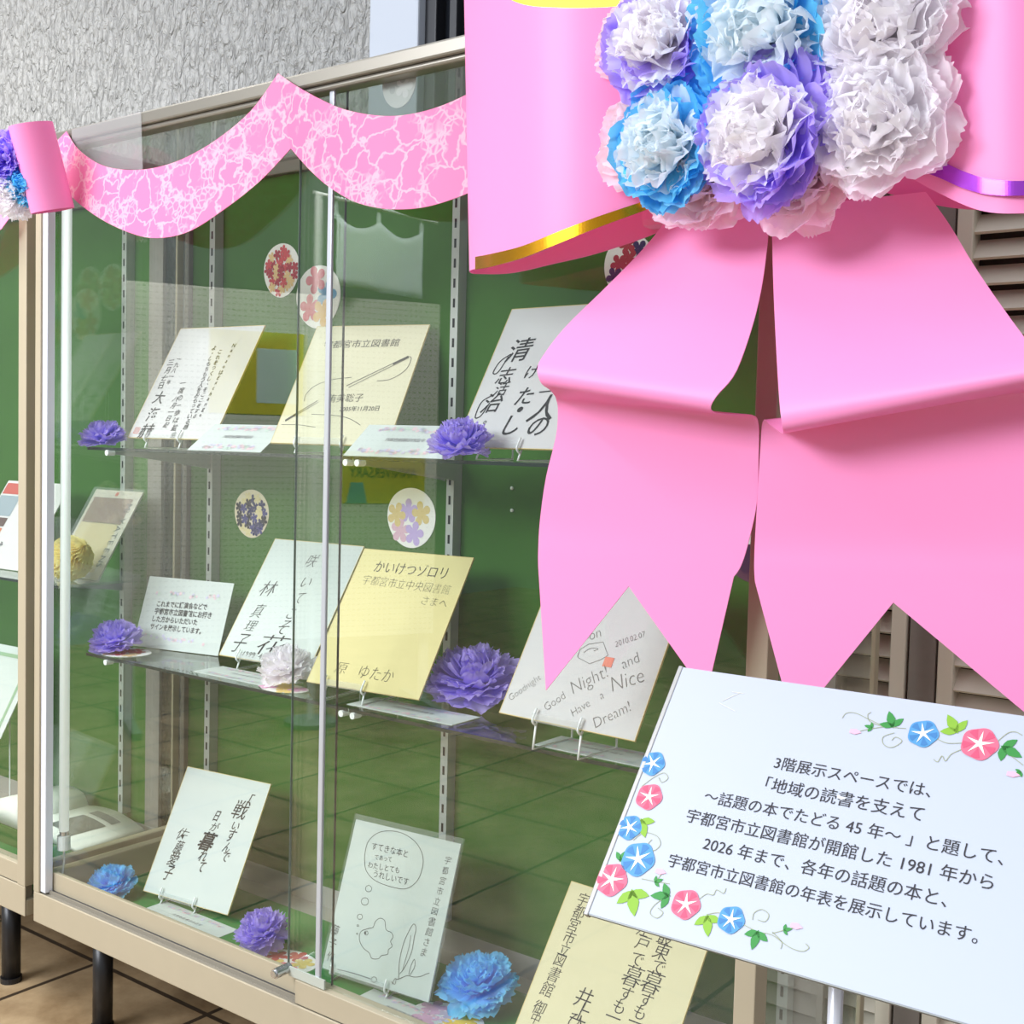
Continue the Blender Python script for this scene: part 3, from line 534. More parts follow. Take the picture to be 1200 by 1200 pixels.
for cc, px, y, zz, rad, lb, tl, sd, sq in (
        ('purple', 121, .125, SU, .054, 'purple tissue flower at the left end of the upper shelf', .35, 3, .8),
        ('purple', 541, .106, SU, .057, 'purple tissue flower on upper shelf beside the brushed board', .35, 4, .9),
        ('purple', 137, .150, SM, .060, 'purple tissue flower on the red patterned disc, middle shelf', .35, 5, .9),
        ('white', 338, .155, SM, .060, 'white tissue flower on the middle shelf before the sparse brush writing', .35, 6, .9),
        ('purple', 556, .265, SM, .093, 'large purple tissue flower on middle shelf right of the yellow board', .3, 7, .8),
        ('blue', 131, .125, FZ, .056, 'blue tissue flower on case floor in the left corner', .35, 8, .9),
        ('purple', 308, .155, FZ, .056, 'purple tissue flower on case floor beside the lock', .35, 9, .95),
        ('blue', 562, .235, FZ, .076, 'blue tissue flower on case floor right of the fish drawing', .3, 10, .68)):
    q = at(px, {SU: 515, SM: 765, FZ: 1100}[zz], y=y); shelf_flower(cc, (q.x, y, zz + .0005), rad, lb, (tl, 0, .3), sd, sq)

# ------------------------------------------------------------------ round paper decorations
def egg(name_label, c, rx, rz, cols, base, flat=False, fl=18, seed=1, fr=.28):
    r = empty('paper_disc', c, (-(math.pi / 2), 0, 0) if flat else (0, 0, 0), name_label, 'paper disc', 'round patterned paper discs')
    n = 40; P = [(rx * math.cos(2 * math.pi * i / n) * (1 + .06 * math.sin(2 * math.pi * i / n)), rz * math.sin(2 * math.pi * i / n)) for i in range(n)]
    b = MB(); b.add([(x, -.0008, z) for x, z in P] + [(x, 0, z) for x, z in P], [tuple(range(n)), tuple(range(2 * n - 1, n - 1, -1))] + [(i, n + i, n + (i + 1) % n, (i + 1) % n) for i in range(n)])
    b.build('paper', base, r)
    R = random.Random(seed); pts = []; tries = 0
    while len(pts) < fl and tries < 900:
        tries += 1; a = R.uniform(0, 6.28); q = math.sqrt(R.random()) * (.98 - fr * .95); pt = (rx * q * math.cos(a), rz * q * math.sin(a))
        if all((pt[0] - o[0]) ** 2 + (pt[1] - o[1]) ** 2 > (rx * fr * (1.2 if fr < .3 else 1.35)) ** 2 for o in pts): pts.append(pt)
    for ci, (nm, hx) in enumerate(cols):
        k = Ink(None, layer=2 + .2 * ci)
        for i, pt in enumerate(pts):
            k.h = .0012 + .00003 * i
            if i % len(cols) == ci: k.flower(pt, rx * fr * 1.1, R.random() * 6, 5, .72)
        k.build(nm, mat('print_' + hx, hx, .8), r)
    return r
WP = mat('white_paper', 'eceae4', .8); DB = YB - .0006
q = at(330, 317, y=DB); egg('white paper disc with small dark red flowers, high on the green back panel', q, .056, .058, [('dark_red_print', 'a83440'), ('red_print', 'c84a50'), ('tan_print', 'dfc08a')], WP, False, 48, 2, .19)
q = at(373, 348, y=DB); egg('white paper disc with big red and blue flowers behind the sliding door edge', q, .066, .066, [('red_print', 'd0606c'), ('blue_print', '6a9cc0'), ('pink_print', 'd98088'), ('amber_print', 'd8a850')], WP, False, 9, 5, .42)
q = at(295, 602, y=DB); egg('paper disc with dark navy flowers on the back panel between the shelves', q, .057, .054, [('navy_print', '2a2a58'), ('cream_print', 'd8ca98'), ('black_print', '26242e'), ('indigo_print', '45427a')], mat('tan_paper', 'd8cdb0', .8), False, 48, 3, .19)
q = at(482, 607, y=DB); egg('pale paper disc with lilac and yellow flowers, right of the navy disc', q, .064, .060, [('lilac_print', 'bda6d8'), ('yellow_print', 'd8c080'), ('rose_print', 'd8b0c0')], WP, False, 9, 7, .36)
q = at(885, 640, y=DB); egg('paper disc with crimson and amber flowers showing between the bow tails', q, .060, .060, [('crimson_print', '9c1f3a'), ('amber_print', 'd8a850'), ('plum_print', '3a2340'), ('white_print', 'e8e4e0')], mat('dark_paper', '5a3a4a', .8), False, 12, 8, .42)
q = at(737, 312, y=DB); egg('paper disc peeking out above the left bow tail', q, .050, .055, [('crimson_print', 'a83440'), ('navy_print', '2a2a58')], WP, False, 14, 9, .32)
q = at(468, 98, y=.0308); egg('faint grey disc standing in for a reflection in the glass above the garland', q, .036, .038, [('grey_print', 'a4a8a4'), ('pale_print', 'c2c4c0')], mat('reflection_grey', 'b4b8b2', .8), False, 8, 11, .48)  # a pale reflection in the glass, imitated by a grey disc
egg('red patterned paper disc lying on middle shelf under the left purple flower', (0.090, .155, SM + .0002), .058, .05, [('dark_red_print', 'a83440'), ('red_print', 'c84a50'), ('tan_print', 'dfc08a')], WP, True, 26, 12, .26)
egg('flat paper disc with red and yellow flowers on case floor beside the lock', (0.622, .148, FZ + .0002), .062, .045, [('red_print', 'b8504c'), ('yellow_print', 'e0c878'), ('pink_print', 'd98088')], WP, True, 9, 13, .34)
egg('flat paper disc with yellow and mauve flowers under the right blue flower', (1.0, .168, FZ + .0002), .072, .05, [('yellow_print', 'e4c04a'), ('mauve_print', 'c9a0b8'), ('grey_print', 'b0a4b4')], WP, True, 9, 14, .34)
egg('flat paper disc with yellow and pink petals under the white flower', (0.612, .135, SM + .0002), .055, .034, [('yellow_print', 'e4c878'), ('pink_print', 'e0a8c8')], WP, True, 9, 15, .34)
for i, (px, py, lb) in enumerate(((601, 572, 'upper white push pin in the green back panel'), (601, 598, 'lower white push pin in the green back panel'))):
    q = at(px, py, y=YB); o = MB().tube([(q.x, YB + .002, q.z), (q.x, YB - .004, q.z), (q.x, YB - .006, q.z)], [.0015, .0035, .002], 10).build('push_pin', WHITE); tag(o, lb, 'pin', 'push pins in the back panel')

# ------------------------------------------------------------------ things in the next case
NS = 0.40 + ZO
def fit_panel(bl, a, t, ww, hh): return (bl[0], bl[1], bl[2] - ZO, a, t)
q = at(60, 690, y=.21); p = (q.x, .21, NS + .002 - ZO, .05, .56)
MW = (.175, .235); r, f = board('magazine', p, MW, mat('magazine_cover', 'cfc4b4', .35), 'magazine in a clear sleeve with vertical title letters, next case shelf', 'magazine', None, .004)
k = Ink(f, layer=1.0); k.blob((MW[0] * .40, MW[1] * .76), [(-.06, -.035), (.085, -.035), (.085, .035), (-.06, .035)]); k.build('brown_photo', mat('brown_photo_print', '8a6a58', .5), r)
k = Ink(f, layer=1.0); k.blob((MW[0] * .45, MW[1] * .28), [(-.07, -.05), (.07, -.05), (.07, .08), (-.07, .08)]); k.build('pale_photo', mat('pale_photo_print', 'cdb98a', .5), r)
k = Ink(f, layer=1.5)
for i, ch in enumerate('MIYATEENS'): k.char(ch, (0, 0), .001) if 0 else k.put([(MW[0] * .88 + y * .026 - .010, MW[1] * (.86 - .085 * i) - x * .026) for x, y in glyph(ch)[0]], glyph(ch)[1])
k.build('title_lettering', mat('title_print', '4a403c', .6), r)
k = Ink(f, layer=1.2); k.blob((MW[0] * .5, MW[1] * .955), [(-.005, -.005), (.005, -.005), (.005, .005), (-.005, .005)]); k.build('red_emblem', REDINK, r)
MB().box(-.006, MW[0] + .008, -.0042, -.0036, -.001, MW[1] + .004).build('clear_sleeve', glass('magazine_sleeve', (.95, .96, .95, 1), .1, 1.4, .05), r)
# a yellow honeycomb paper ball in front of it
q = at(82, 668, y=.165); R = .052; b = MB()
for i in range(26):
    a = math.pi * 2 * i / 26; rows = []
    for j in range(11):
        th = math.pi * j / 10; rr = R * (1 + .05 * math.sin(9 * th + i)); w_ = .11
        rows.append([(rr * math.sin(th) * math.cos(a + w_ * (2 * ((j + e) % 2) - 1)), rr * math.sin(th) * math.sin(a + w_ * (2 * ((j + e) % 2) - 1)), rr * math.cos(th)) if e else (0, 0, rr * math.cos(th) * .98) for e in (0, 1)])
    b.grid(rows)
r = empty('honeycomb_ball', (q.x, .165, NS + R + .001), (.0, .9, .4), 'yellow honeycomb paper ball in the next case beside the magazine', 'paper ball'); b.build('paper_folds', T['yellow'], r)
q = at(-45, 700, y=.175); p = (q.x, .175, NS + .002 - ZO, .05, .56); PW = (.26, .245); r, f = board('photo_card', p, PW, GREYCARD, 'printed card with small colour photos and caption lines, next case shelf left edge', 'photo card', None, .003)
for nm, hx, (u0, u1, v0, v1) in (('red_photo', 'b4564a', (.02, .30, .84, .97)), ('grey_photo', '8d9aa0', (.02, .34, .58, .82)), ('food_photo', 'b86a3e', (.10, .33, .32, .44)), ('dark_photo', '5c4a44', (.06, .33, .46, .56))):
    k = Ink(f); k.put([(u0 * PW[0], v0 * PW[1]), (u1 * PW[0], v0 * PW[1]), (u1 * PW[0], v1 * PW[1]), (u0 * PW[0], v1 * PW[1])], [(0, 1, 2, 3)]); k.build(nm, mat(nm + '_print', hx, .5), r)
k = Ink(f)
for i, tx in enumerate(('図書館のあゆみ', '市立図書館の', '冊子です')):
    vs, fc, x0, x1, y0, y1 = glyph(tx, .02); k.put([(PW[0] * .08 + (x - x0) * .015, PW[1] * (.24 - .075 * i) + y * .015) for x, y in vs], fc)
k.build('lettering', INK, r)
# open book on a riser
e0, e1 = at(75, 985, z=FZ + .06), at(172, 958, z=FZ + .06); xs = e0.x + .05; y0, y1 = max(.06, e0.y), min(.35, e1.y)
r = empty('open_book', (xs, 0, FZ), (0, 0, 0), 'large open book with grey photographs lying in the next case', 'book'); b = MB(); PWD = .235
prof = [(-PWD * t, .050 + .016 * math.sin(math.pi * min(1, t)) ** .9 + .012 * t) for t in [i / 20 for i in range(21)]]
prof2 = [(-PWD - PWD * t, .062 + .038 * math.sin(math.pi * t ** .6) ** .8 - .010 * t) for t in [i / 20 for i in range(21)]]
for pr, nm in ((prof, 'right_page'), (prof2, 'left_page')):
    n = len(pr); b = MB(); vs = [(x, y, z) for y in (y0, y1) for x, z in pr] + [(x, y, .044) for y in (y0, y1) for x, z in pr]
    fs_ = []
    for i in range(n - 1): fs_ += [(i, n + i, n + i + 1, i + 1), (2 * n + i, 2 * n + i + 1, 3 * n + i + 1, 3 * n + i), (i, i + 1, 2 * n + i + 1, 2 * n + i), (n + i, 3 * n + i, 3 * n + i + 1, n + i + 1)]
    fs_ += [(0, 2 * n, 3 * n, n), (n - 1, 2 * n - 1, 4 * n - 1, 3 * n - 1)]
    b.add(vs, fs_).build('page_block', mat('book_paper', 'dfe0d6', .7), r, True)
def zp(x):
    t = -x / PWD; return .050 + .016 * math.sin(math.pi * min(1, max(0, t))) ** .9 + .012 * t + .0008
PH = mat('grey_photo_halftone', '6f716a', .6, noise=.45, nscale=60)
for ya, yb, xa, xb in ((y0 + .13, y1 - .03, -.15, -.055), (y0 + .02, y0 + .115, -.15, -.055)):
    b = MB(); b.grid([[(xa + (xb - xa) * i / 10, y, zp(xa + (xb - xa) * i / 10)) for i in range(11)] for y in (ya, yb)]).build('photograph', PH, r)
MB().box(-.50, .02, y0 - .005, y1 + .005, .001, .042).build('book_rest', GREEN, r)
q = at(18, 768, y=.25); p = (q.x - .20, .20, q.z - .235 * math.cos(.5) - ZO, .05, .5); GWH = (.20, .235); r, f = board('certificate_card', p, GWH, CARD, 'card with green printed border standing below the shelf of the next case', 'card', None, .002)
k = Ink(f)
for c_ in ((.02, .03, .02, .215), (.17, .18, .02, .215), (.02, .18, .02, .03), (.02, .18, .205, .215)): k.put([(c_[0], c_[2]), (c_[1], c_[2]), (c_[1], c_[3]), (c_[0], c_[3])], [(0, 1, 2, 3)])
k.build('green_border', mat('green_border_print', '8fae8c', .7), r)
easel(p, GWH, FZ, 'wire easel under the green bordered card in the next case')

# ------------------------------------------------------------------ the hall opposite, seen as reflections in the glass
def mir(px, py, y): q = at(px, py, y=y); return Vector((q.x, -q.y, q.z))
A = mir(134, 327, 1.6); B = Vector((-1.39, -2.85, 0)); dv = Vector((B.x - A.x, B.y - A.y, 0)); Lb = dv.length; ang = math.atan2(dv.y, dv.x)
pb = empty('pegboard', (A.x, A.y, 0), (0, 0, ang), 'white pegboard stand in the hall reflected in the case glass', 'notice board')
def peg():
    M = bpy.data.materials.new('white_pegboard'); M.use_nodes = True; nt = M.node_tree; N = nt.nodes.new; L = nt.links.new; b = nt.nodes['Principled BSDF']
    tc = N('ShaderNodeTexCoord'); sp = N('ShaderNodeSeparateXYZ'); L(tc.outputs['Object'], sp.inputs[0]); ds = []
    for ax in ('X', 'Z'):
        m1 = N('ShaderNodeMath'); m1.operation = 'PINGPONG'; m1.inputs[1].default_value = .0125; L(sp.outputs[ax], m1.inputs[0]); ds.append(m1)
    cb = N('ShaderNodeCombineXYZ'); L(ds[0].outputs[0], cb.inputs[0]); L(ds[1].outputs[0], cb.inputs[1]); ln = N('ShaderNodeVectorMath'); ln.operation = 'LENGTH'; L(cb.outputs[0], ln.inputs[0])
    lt = N('ShaderNodeMath'); lt.operation = 'LESS_THAN'; lt.inputs[1].default_value = .0035; L(ln.outputs['Value'], lt.inputs[0])
    mx = N('ShaderNodeMix'); mx.data_type = 'RGBA'; mx.inputs[6].default_value = lin('e6e8e2'); mx.inputs[7].default_value = lin('6a6c68'); L(lt.outputs[0], mx.inputs[0]); L(mx.outputs[2], b.inputs['Base Color']); b.inputs['Roughness'].default_value = .6
    return M
top = A.z; MB().box(0, Lb, -.015, .015, .35, top).build('board', peg(), pb)
for x in (.03, Lb - .03):
    MB().box(x - .02, x + .02, -.045, -.0155, 0, top).build('leg', ALU, pb); MB().box(x - .02, x + .02, -.3, .25, 0, .03).build('foot', GREYM, pb)
un = Vector((-dv.y, dv.x, 0)).normalized(); ud = dv.normalized()
def onboard(px, py):                                    # distance along the pegboard and height of what the glass mirrors at that place
    d = CF + CR * ((px - 600) / F_PX) - CU * ((py - 600) / F_PX); m_ = lambda v: Vector((v.x, -v.y, v.z)); c, d = m_(CC), m_(d)
    p = c + d * ((A - c).dot(un) / d.dot(un)); return (p - A).dot(ud), p.z
def poster(x0, y0, x1, y1, m, label):
    a, b_ = onboard(x0, y0), onboard(x1, y1); W = abs(b_[0] - a[0]); H = abs(a[1] - b_[1]); p0 = A + ud * max(a[0], b_[0]) + un * .018
    r = empty('poster', (p0.x, p0.y, min(a[1], b_[1])), (0, 0, ang + math.pi), label, 'poster', 'posters on the pegboard'); MB().box(0, W, 0, .0015, 0, H).build('sheet', m, r); return r, W, H
YEL = mat('yellow_poster', 'd8cc3a', .6)
r, W, H = poster(233, 384, 347, 487, YEL, 'yellow poster with a pale blue sheet on the pegboard, seen reflected')
k = Ink(None); k.put([(W * .1, H * .14), (W * .52, H * .14), (W * .52, H * .8), (W * .1, H * .8)], [(0, 1, 2, 3)]); k.build('pale_sheet', mat('pale_blue_print', 'cfe6e4', .7), r)
r, W, H = poster(394, 528, 490, 590, YEL, 'yellow poster headed ANNIVERSARY on the pegboard, seen reflected in the glass')
k = Ink(None, layer=2); vs, fc, x0, x1, y0, y1 = glyph('ANNIVERSARY', .01); q_ = W * .82 / (x1 - x0); k.put([(W * .1 + (x - x0) * q_, H * .5 + y * q_ * 1.3) for x, y in vs], fc); k.build('lettering', INK, r)
k = Ink(None); k.put([(W * .7, 0), (W * .95, 0), (W * .9, H * .4), (W * .75, H * .4)], [(0, 1, 2, 3)]); k.build('teal_print', mat('teal_print', '5fa8a0', .7), r)
n0 = mir(385, 238, 2.3); q = at(490, 268, x=n0.x); n1 = Vector((q.x, -q.y, q.z)); q = at(490, 350, x=n0.x); zb = q.z; zt_ = (n0.z + n1.z) / 2
nr = empty('hanging_banner', (n0.x, n0.y, 0), (0, 0, math.atan2(n1.y - n0.y, n1.x - n0.x)), 'pale cloth banner hanging from a rod in the hall, reflected above the pegboard', 'banner'); LN = (Vector((n1.x, n1.y)) - Vector((n0.x, n0.y))).length
b = MB(); b.grid([[(LN * i / 24, .006 * math.sin(i * .8) * (1 - j / 8), zb + (zt_ - .02 - zb - .05 * abs(math.sin(math.pi * i / 12)) * (j / 8)) * j / 8) for i in range(25)] for j in range(9)]).build('cloth', mat('pale_blue_cloth', 'dfeaea', .8), nr, True, solid=.001)
MB().tube([(-.12, 0, zt_ + .04), (LN + .10, 0, zt_ + .04)], .008, 10).tube([(-.10, 0, .02), (-.10, 0, zt_ + .04)], .010, 10).build('rod', WHITE, nr)
b = MB()
for i in (0, 12, 24): b.box(LN * i / 24 - .012, LN * i / 24 + .012, -.010, -.0085, zt_ - .05, zt_ + .05)
b.build('tabs', mat('pale_blue_cloth', 'dfeaea', .8), nr); MB().tube([(-.10, 0, 0), (-.10, 0, .02)], .12, 24).build('foot', GREYM, nr)

# ------------------------------------------------------------------ pink lace garland along the top
def lace():
    M = bpy.data.materials.new('white_lace_over_pink'); M.use_nodes = True; nt = M.node_tree; N = nt.nodes.new; L = nt.links.new; b = nt.nodes['Principled BSDF']
    b.inputs['Roughness'].default_value = .6
    tc = N('ShaderNodeTexCoord'); n = N('ShaderNodeTexNoise'); n.inputs['Scale'].default_value = 26; n.inputs['Detail'].default_value = 3
    mx0 = N('ShaderNodeMix'); mx0.data_type = 'RGBA'; mx0.blend_type = 'LINEAR_LIGHT'; mx0.inputs[0].default_value = .03
    v = N('ShaderNodeTexVoronoi'); v.feature = 'DISTANCE_TO_EDGE'; v.inputs['Scale'].default_value = 21
    r = N('ShaderNodeValToRGB'); r.color_ramp.elements[0].color = (1, 1, 1, 1); r.color_ramp.elements[1].color = (0, 0, 0, 1); r.color_ramp.elements[0].position = .018; r.color_ramp.elements[1].position = .06
    n2 = N('ShaderNodeTexNoise'); n2.inputs['Scale'].default_value = 20; n2.inputs['Detail'].default_value = 2
    n3v = N('ShaderNodeTexVoronoi'); n3v.feature = 'DISTANCE_TO_EDGE'; n3v.inputs['Scale'].default_value = 75; n3 = N('ShaderNodeMapRange'); n3.inputs[1].default_value = .02; n3.inputs[2].default_value = .16; n3.inputs[3].default_value = 1; n3.inputs[4].default_value = 0; L(n3v.outputs['Distance'], n3.inputs[0])
    r2 = N('ShaderNodeValToRGB'); r2.color_ramp.elements[0].position = .50; r2.color_ramp.elements[1].position = .60
    ml = N('ShaderNodeMath'); ml.operation = 'MULTIPLY'; mxx = N('ShaderNodeMath'); mxx.operation = 'MAXIMUM'; sc_ = N('ShaderNodeMath'); sc_.operation = 'MULTIPLY'; sc_.inputs[1].default_value = .52
    mx = N('ShaderNodeMix'); mx.data_type = 'RGBA'; mx.inputs[6].default_value = lin('e3709f'); mx.inputs[7].default_value = lin('e8c4c6')
    L(tc.outputs['Object'], n.inputs['Vector']); L(tc.outputs['Object'], mx0.inputs[6]); L(n.outputs['Color'], mx0.inputs[7]); L(mx0.outputs[2], v.inputs['Vector']); L(v.outputs['Distance'], r.inputs[0])
    L(tc.outputs['Object'], n2.inputs['Vector']); L(n2.outputs['Fac'], r2.inputs[0]); L(tc.outputs['Object'], n3v.inputs['Vector']); L(r2.outputs[0], ml.inputs[0]); L(n3.outputs[0], ml.inputs[1])
    L(r.outputs[0], mxx.inputs[0]); L(ml.outputs[0], mxx.inputs[1]); L(mxx.outputs[0], sc_.inputs[0]); L(sc_.outputs[0], mx.inputs[0]); L(mx.outputs[2], b.inputs['Base Color'])
    return M
LACE = lace()
gr = empty('lace_garland', (0.4, -.01, ZT), (0, 0, 0), 'pink garland under white lace, swagged along the top of the case', 'garland')
def sheet(top, bot, depth, n, mrows):        # a sheet between two outlines of the photograph, at depths given along it
    A, B = spline(top, n), spline(bot, n); D = spline([(d,) if not isinstance(d, tuple) else d for d in depth], n); rows = []
    for j in range(mrows + 1):
        t = j / mrows; rows.append([at(A[i][0] * (1 - t) + B[i][0] * t, A[i][1] * (1 - t) + B[i][1] * t, y=(D[i][0] if len(D[i]) == 1 else D[i][0] * (1 - t) + D[i][1] * t)) for i in range(n)])
    return rows
def local(rows, o): return [[tuple(p - o.location) for p in r] for r in rows]
def swag(top, bot, dep):
    MB().sheet(local(sheet(top, bot, dep, 40, 8), gr)).build('swag', LACE, gr, True)
swag([(78, 154), (92, 175), (118, 193), (148, 199), (180, 197), (215, 186), (255, 163), (295, 129), (326, 86)], [(60, 172), (78, 222), (108, 250), (145, 270), (180, 279), (220, 272), (262, 246), (305, 212), (341, 174)], [(-.012, -.012), (-.020, -.03), (-.026, -.042), (-.022, -.03), (-.011, -.012)])
swag([(326, 86), (348, 101), (375, 116), (400, 127), (430, 134), (462, 136), (495, 131), (530, 119), (572, 98)], [(341, 174), (365, 201), (390, 222), (420, 238), (455, 245), (490, 244), (520, 237), (552, 225), (590, 208)], [(-.011, -.013), (-.020, -.03), (-.026, -.042), (-.022, -.03), (-.02, -.02)])
fm = MB(); A = [at(*q, y=-.0085) for q in ((84, 152), (165, 131), (167, 199), (84, 196))]
fm.add([tuple(p) for p in A] + [(p.x, -.0075, p.z) for p in A], [(0, 1, 2, 3), (7, 6, 5, 4), (0, 4, 5, 1), (1, 5, 6, 2), (2, 6, 7, 3), (3, 7, 4, 0)])
tag(fm.build('plastic_film', FILM), 'clear plastic film stuck over the left end of the top rail', 'plastic film')

# ------------------------------------------------------------------ the big pink bow
bow = empty('ribbon_bow', (1.60, 0, 1.10 + ZO), (0, 0, 0), 'giant pink card bow with tissue flowers and two long tails, on the case corner', 'bow', 'pink bows on the cases')
def bsheet(name, cols, n=40, mrows=10, m=PINK, parent=bow, origin=bow, belly=0.0, solid=.0012):   # cols: (top px, bottom px, y top, y bottom) along the sheet
    A = spline([c[0] + c[1] + c[2] for c in cols], n); rows = []
    for j in range(mrows + 1):
        t = j / mrows; rows.append([at(a[0] * (1 - t) + a[2] * t, a[1] * (1 - t) + a[3] * t, y=a[4] * (1 - t) + a[5] * t - belly * math.sin(math.pi * t)) - origin.location for a in A])
    return MB().sheet(rows, solid).build(name, m, parent, True)
# left loop: the ribbon runs from the centre, bulges, folds at its left end and comes back behind
lf = [((800, 6), (800, 228), (-.085, -.085)), ((750, 6), (750, 247), (-.115, -.115)), ((700, 9), (700, 267), (-.14, -.14)), ((653, 9), (653, 287), (-.152, -.152)), ((613, 5), (613, 303), (-.146, -.146)), ((575, -12), (575, 312), (-.122, -.122)), ((550, -30), (554, 316), (-.085, -.085)),
      ((544, -36), (551, 319), (-.06, -.06)), ((558, -38), (560, 321), (-.036, -.036)), ((600, -34), (600, 320), (-.024, -.024)), ((650, -26), (650, 309), (-.02, -.02)), ((700, -22), (700, 297), (-.02, -.02)), ((760, -20), (760, 277), (-.022, -.022)), ((800, -16), (800, 258), (-.026, -.026))]
bsheet('loop', lf, 90, 10)
def foil(name, pts, m, wd):                  # strip laid on a sheet, offset towards the camera side of it
    b = MB(); A = spline(pts, 60); rows = [[], []]
    for a in A:
        rows[0].append(tuple(at(a[0], a[1], y=a[3] - .003) - bow.location)); rows[1].append(tuple(at(a[0], a[1] + a[2], y=a[3] - .003) - bow.location))
    b.sheet(rows, .0006).build(name, m, bow, False)
foil('gold_foil_strip', [(760, 234, 11, -.109), (700, 254, 13, -.14), (653, 272, 14, -.152), (613, 288, 14, -.146), (578, 297, 15, -.124), (557, 301, 15, -.094)], GOLD, .015)
foil('gold_foil_strip', [(578, -16, 14, -.029), (615, -16, 24, -.025), (660, -12, 22, -.022), (700, -8, 17, -.022), (755, -6, 11, -.024)], GOLD, .015)
rf = [((1000, 0), (1000, 175), (-.075, -.075)), ((1055, -4), (1052, 200), (-.10, -.10)), ((1100, -10), (1100, 226), (-.13, -.13)), ((1150, -16), (1150, 247), (-.15, -.15)), ((1200, -22), (1200, 250), (-.15, -.15)), ((1255, -26), (1255, 245), (-.125, -.125)), ((1290, -24), (1290, 236), (-.09, -.09)),
      ((1300, -20), (1300, 232), (-.06, -.06)), ((1285, -14), (1285, 230), (-.035, -.035)), ((1230, -6), (1230, 240), (-.022, -.022)), ((1150, 0), (1150, 246), (-.02, -.02)), ((1080, 0), (1085, 238), (-.022, -.022)), ((1000, 0), (1000, 215), (-.03, -.03))]
bsheet('loop', rf, 90, 10)
foil('purple_foil_strip', [(1062, 178, 16, -.112), (1100, 188, 20, -.134), (1130, 201, 20, -.147), (1160, 210, 18, -.155), (1200, 212, 17, -.153), (1250, 208, 15, -.130)], PURF, .015)
# tails: each sheet comes down, rolls forward and under, and hangs on to a swallow-tail end
def tail(name, prof, notch, n=70, mcols=26):
    # prof rows: (left px, right px, py left, py right, y left, y right) from the top down to the last full row
    A = spline(prof, n); rows = []
    for a in A:
        rows.append([at(a[0] * (1 - t) + a[1] * t, a[2] * (1 - t) + a[3] * t, y=a[4] * (1 - t) + a[5] * t) for t in [i / mcols for i in range(mcols + 1)]])
    last = A[-1]; (lx, ly), (ax, ay), (rx, ry) = notch
    for s in range(1, 15):                   # the swallow-tail: rows stretch from the last full row to the notched hem
        q = s / 14; row = []
        for i in range(mcols + 1):
            t = i / mcols; h = 0.5
            hx, hy = (lx + (ax - lx) * t / h, ly + (ay - ly) * t / h) if t < h else (ax + (rx - ax) * (t - h) / h, ay + (ry - ay) * (t - h) / h)
            bx, by = last[0] * (1 - t) + last[1] * t, last[2] * (1 - t) + last[3] * t
            row.append(at(bx + (hx - bx) * q, by + (hy - by) * q, y=last[4] * (1 - t) + last[5] * t))
        rows.append(row)
    return MB().sheet([[p - bow.location for p in r] for r in rows]).build(name, PINK, bow, True)
tail('tail', [(790, 902, 245, 245, -.055, -.055), (760, 900, 285, 280, -.066, -.066), (712, 893, 335, 335, -.085, -.085), (664, 881, 382, 385, -.112, -.112), (638, 862, 415, 437, -.138, -.14), (630, 840, 432, 464, -.152, -.152), (634, 833, 448, 478, -.150, -.150),
              (644, 840, 456, 484, -.132, -.135), (650, 862, 463, 486, -.108, -.112), (652, 882, 468, 487, -.088, -.088), (654, 889, 480, 498, -.076, -.076), (652, 889, 510, 540, -.070, -.066), (640, 887, 560, 590, -.068, -.06), (633, 876, 610, 640, -.064, -.06), (631, 868, 645, 664, -.064, -.06), (631, 860, 664, 676, -.064, -.06)], ((640, 809), (737, 687), (828, 815)))
tail('tail', [(904, 1085, 245, 225, -.055, -.055), (905, 1112, 275, 262, -.064, -.064), (906, 1142, 320, 312, -.078, -.078), (908, 1176, 372, 362, -.102, -.102), (911, 1208, 430, 405, -.135, -.135), (914, 1228, 475, 425, -.158, -.158), (917, 1238, 500, 438, -.158, -.158),
              (918, 1242, 507, 446, -.140, -.140), (914, 1243, 506, 450, -.112, -.112), (902, 1243, 498, 452, -.086, -.086), (894, 1243, 494, 460, -.074, -.074), (891, 1246, 530, 500, -.070, -.070), (888, 1250, 580, 560, -.066, -.066), (885, 1254, 632, 634, -.060, -.060), (884, 1256, 664, 674, -.060, -.060), (885, 1257, 682, 688, -.06, -.06)], ((962, 835) if 0 else (930, 850), (1047, 706), (1255, 880)))
# the tissue flowers in the middle of the bow
PMB = {}
def bow_flower(px, py, y, rad, outer, inner, label, seed, tilt=(0, 0)):
    if seed not in PMB:
        PMB[seed] = (petal_mesh(seed, OUTER, .06, .04, .10, 7, 14), petal_mesh(seed + 50, INNER, .065, .06, .10, 7, 14))
    c = at(px, py, y=y) - bow.location
    h = bpy.data.objects.new('tissue_flower', None); link(h, bow); h.location = c; h.rotation_euler = (math.pi / 2 + tilt[0], 0, tilt[1]); h['label'] = label
    for b, mm, nm, sc_ in ((PMB[seed][0], outer, 'outer_petals', 1), (PMB[seed][1], inner, 'inner_petals', 1.1)):
        key = (seed, nm, mm.name)
        if key not in PMB: PMB[key] = b.mesh(nm, mm, True)
        o = bpy.data.objects.new(nm, PMB[key]); link(o, h); o.scale = (rad * sc_, rad * sc_, rad * .85 * sc_)
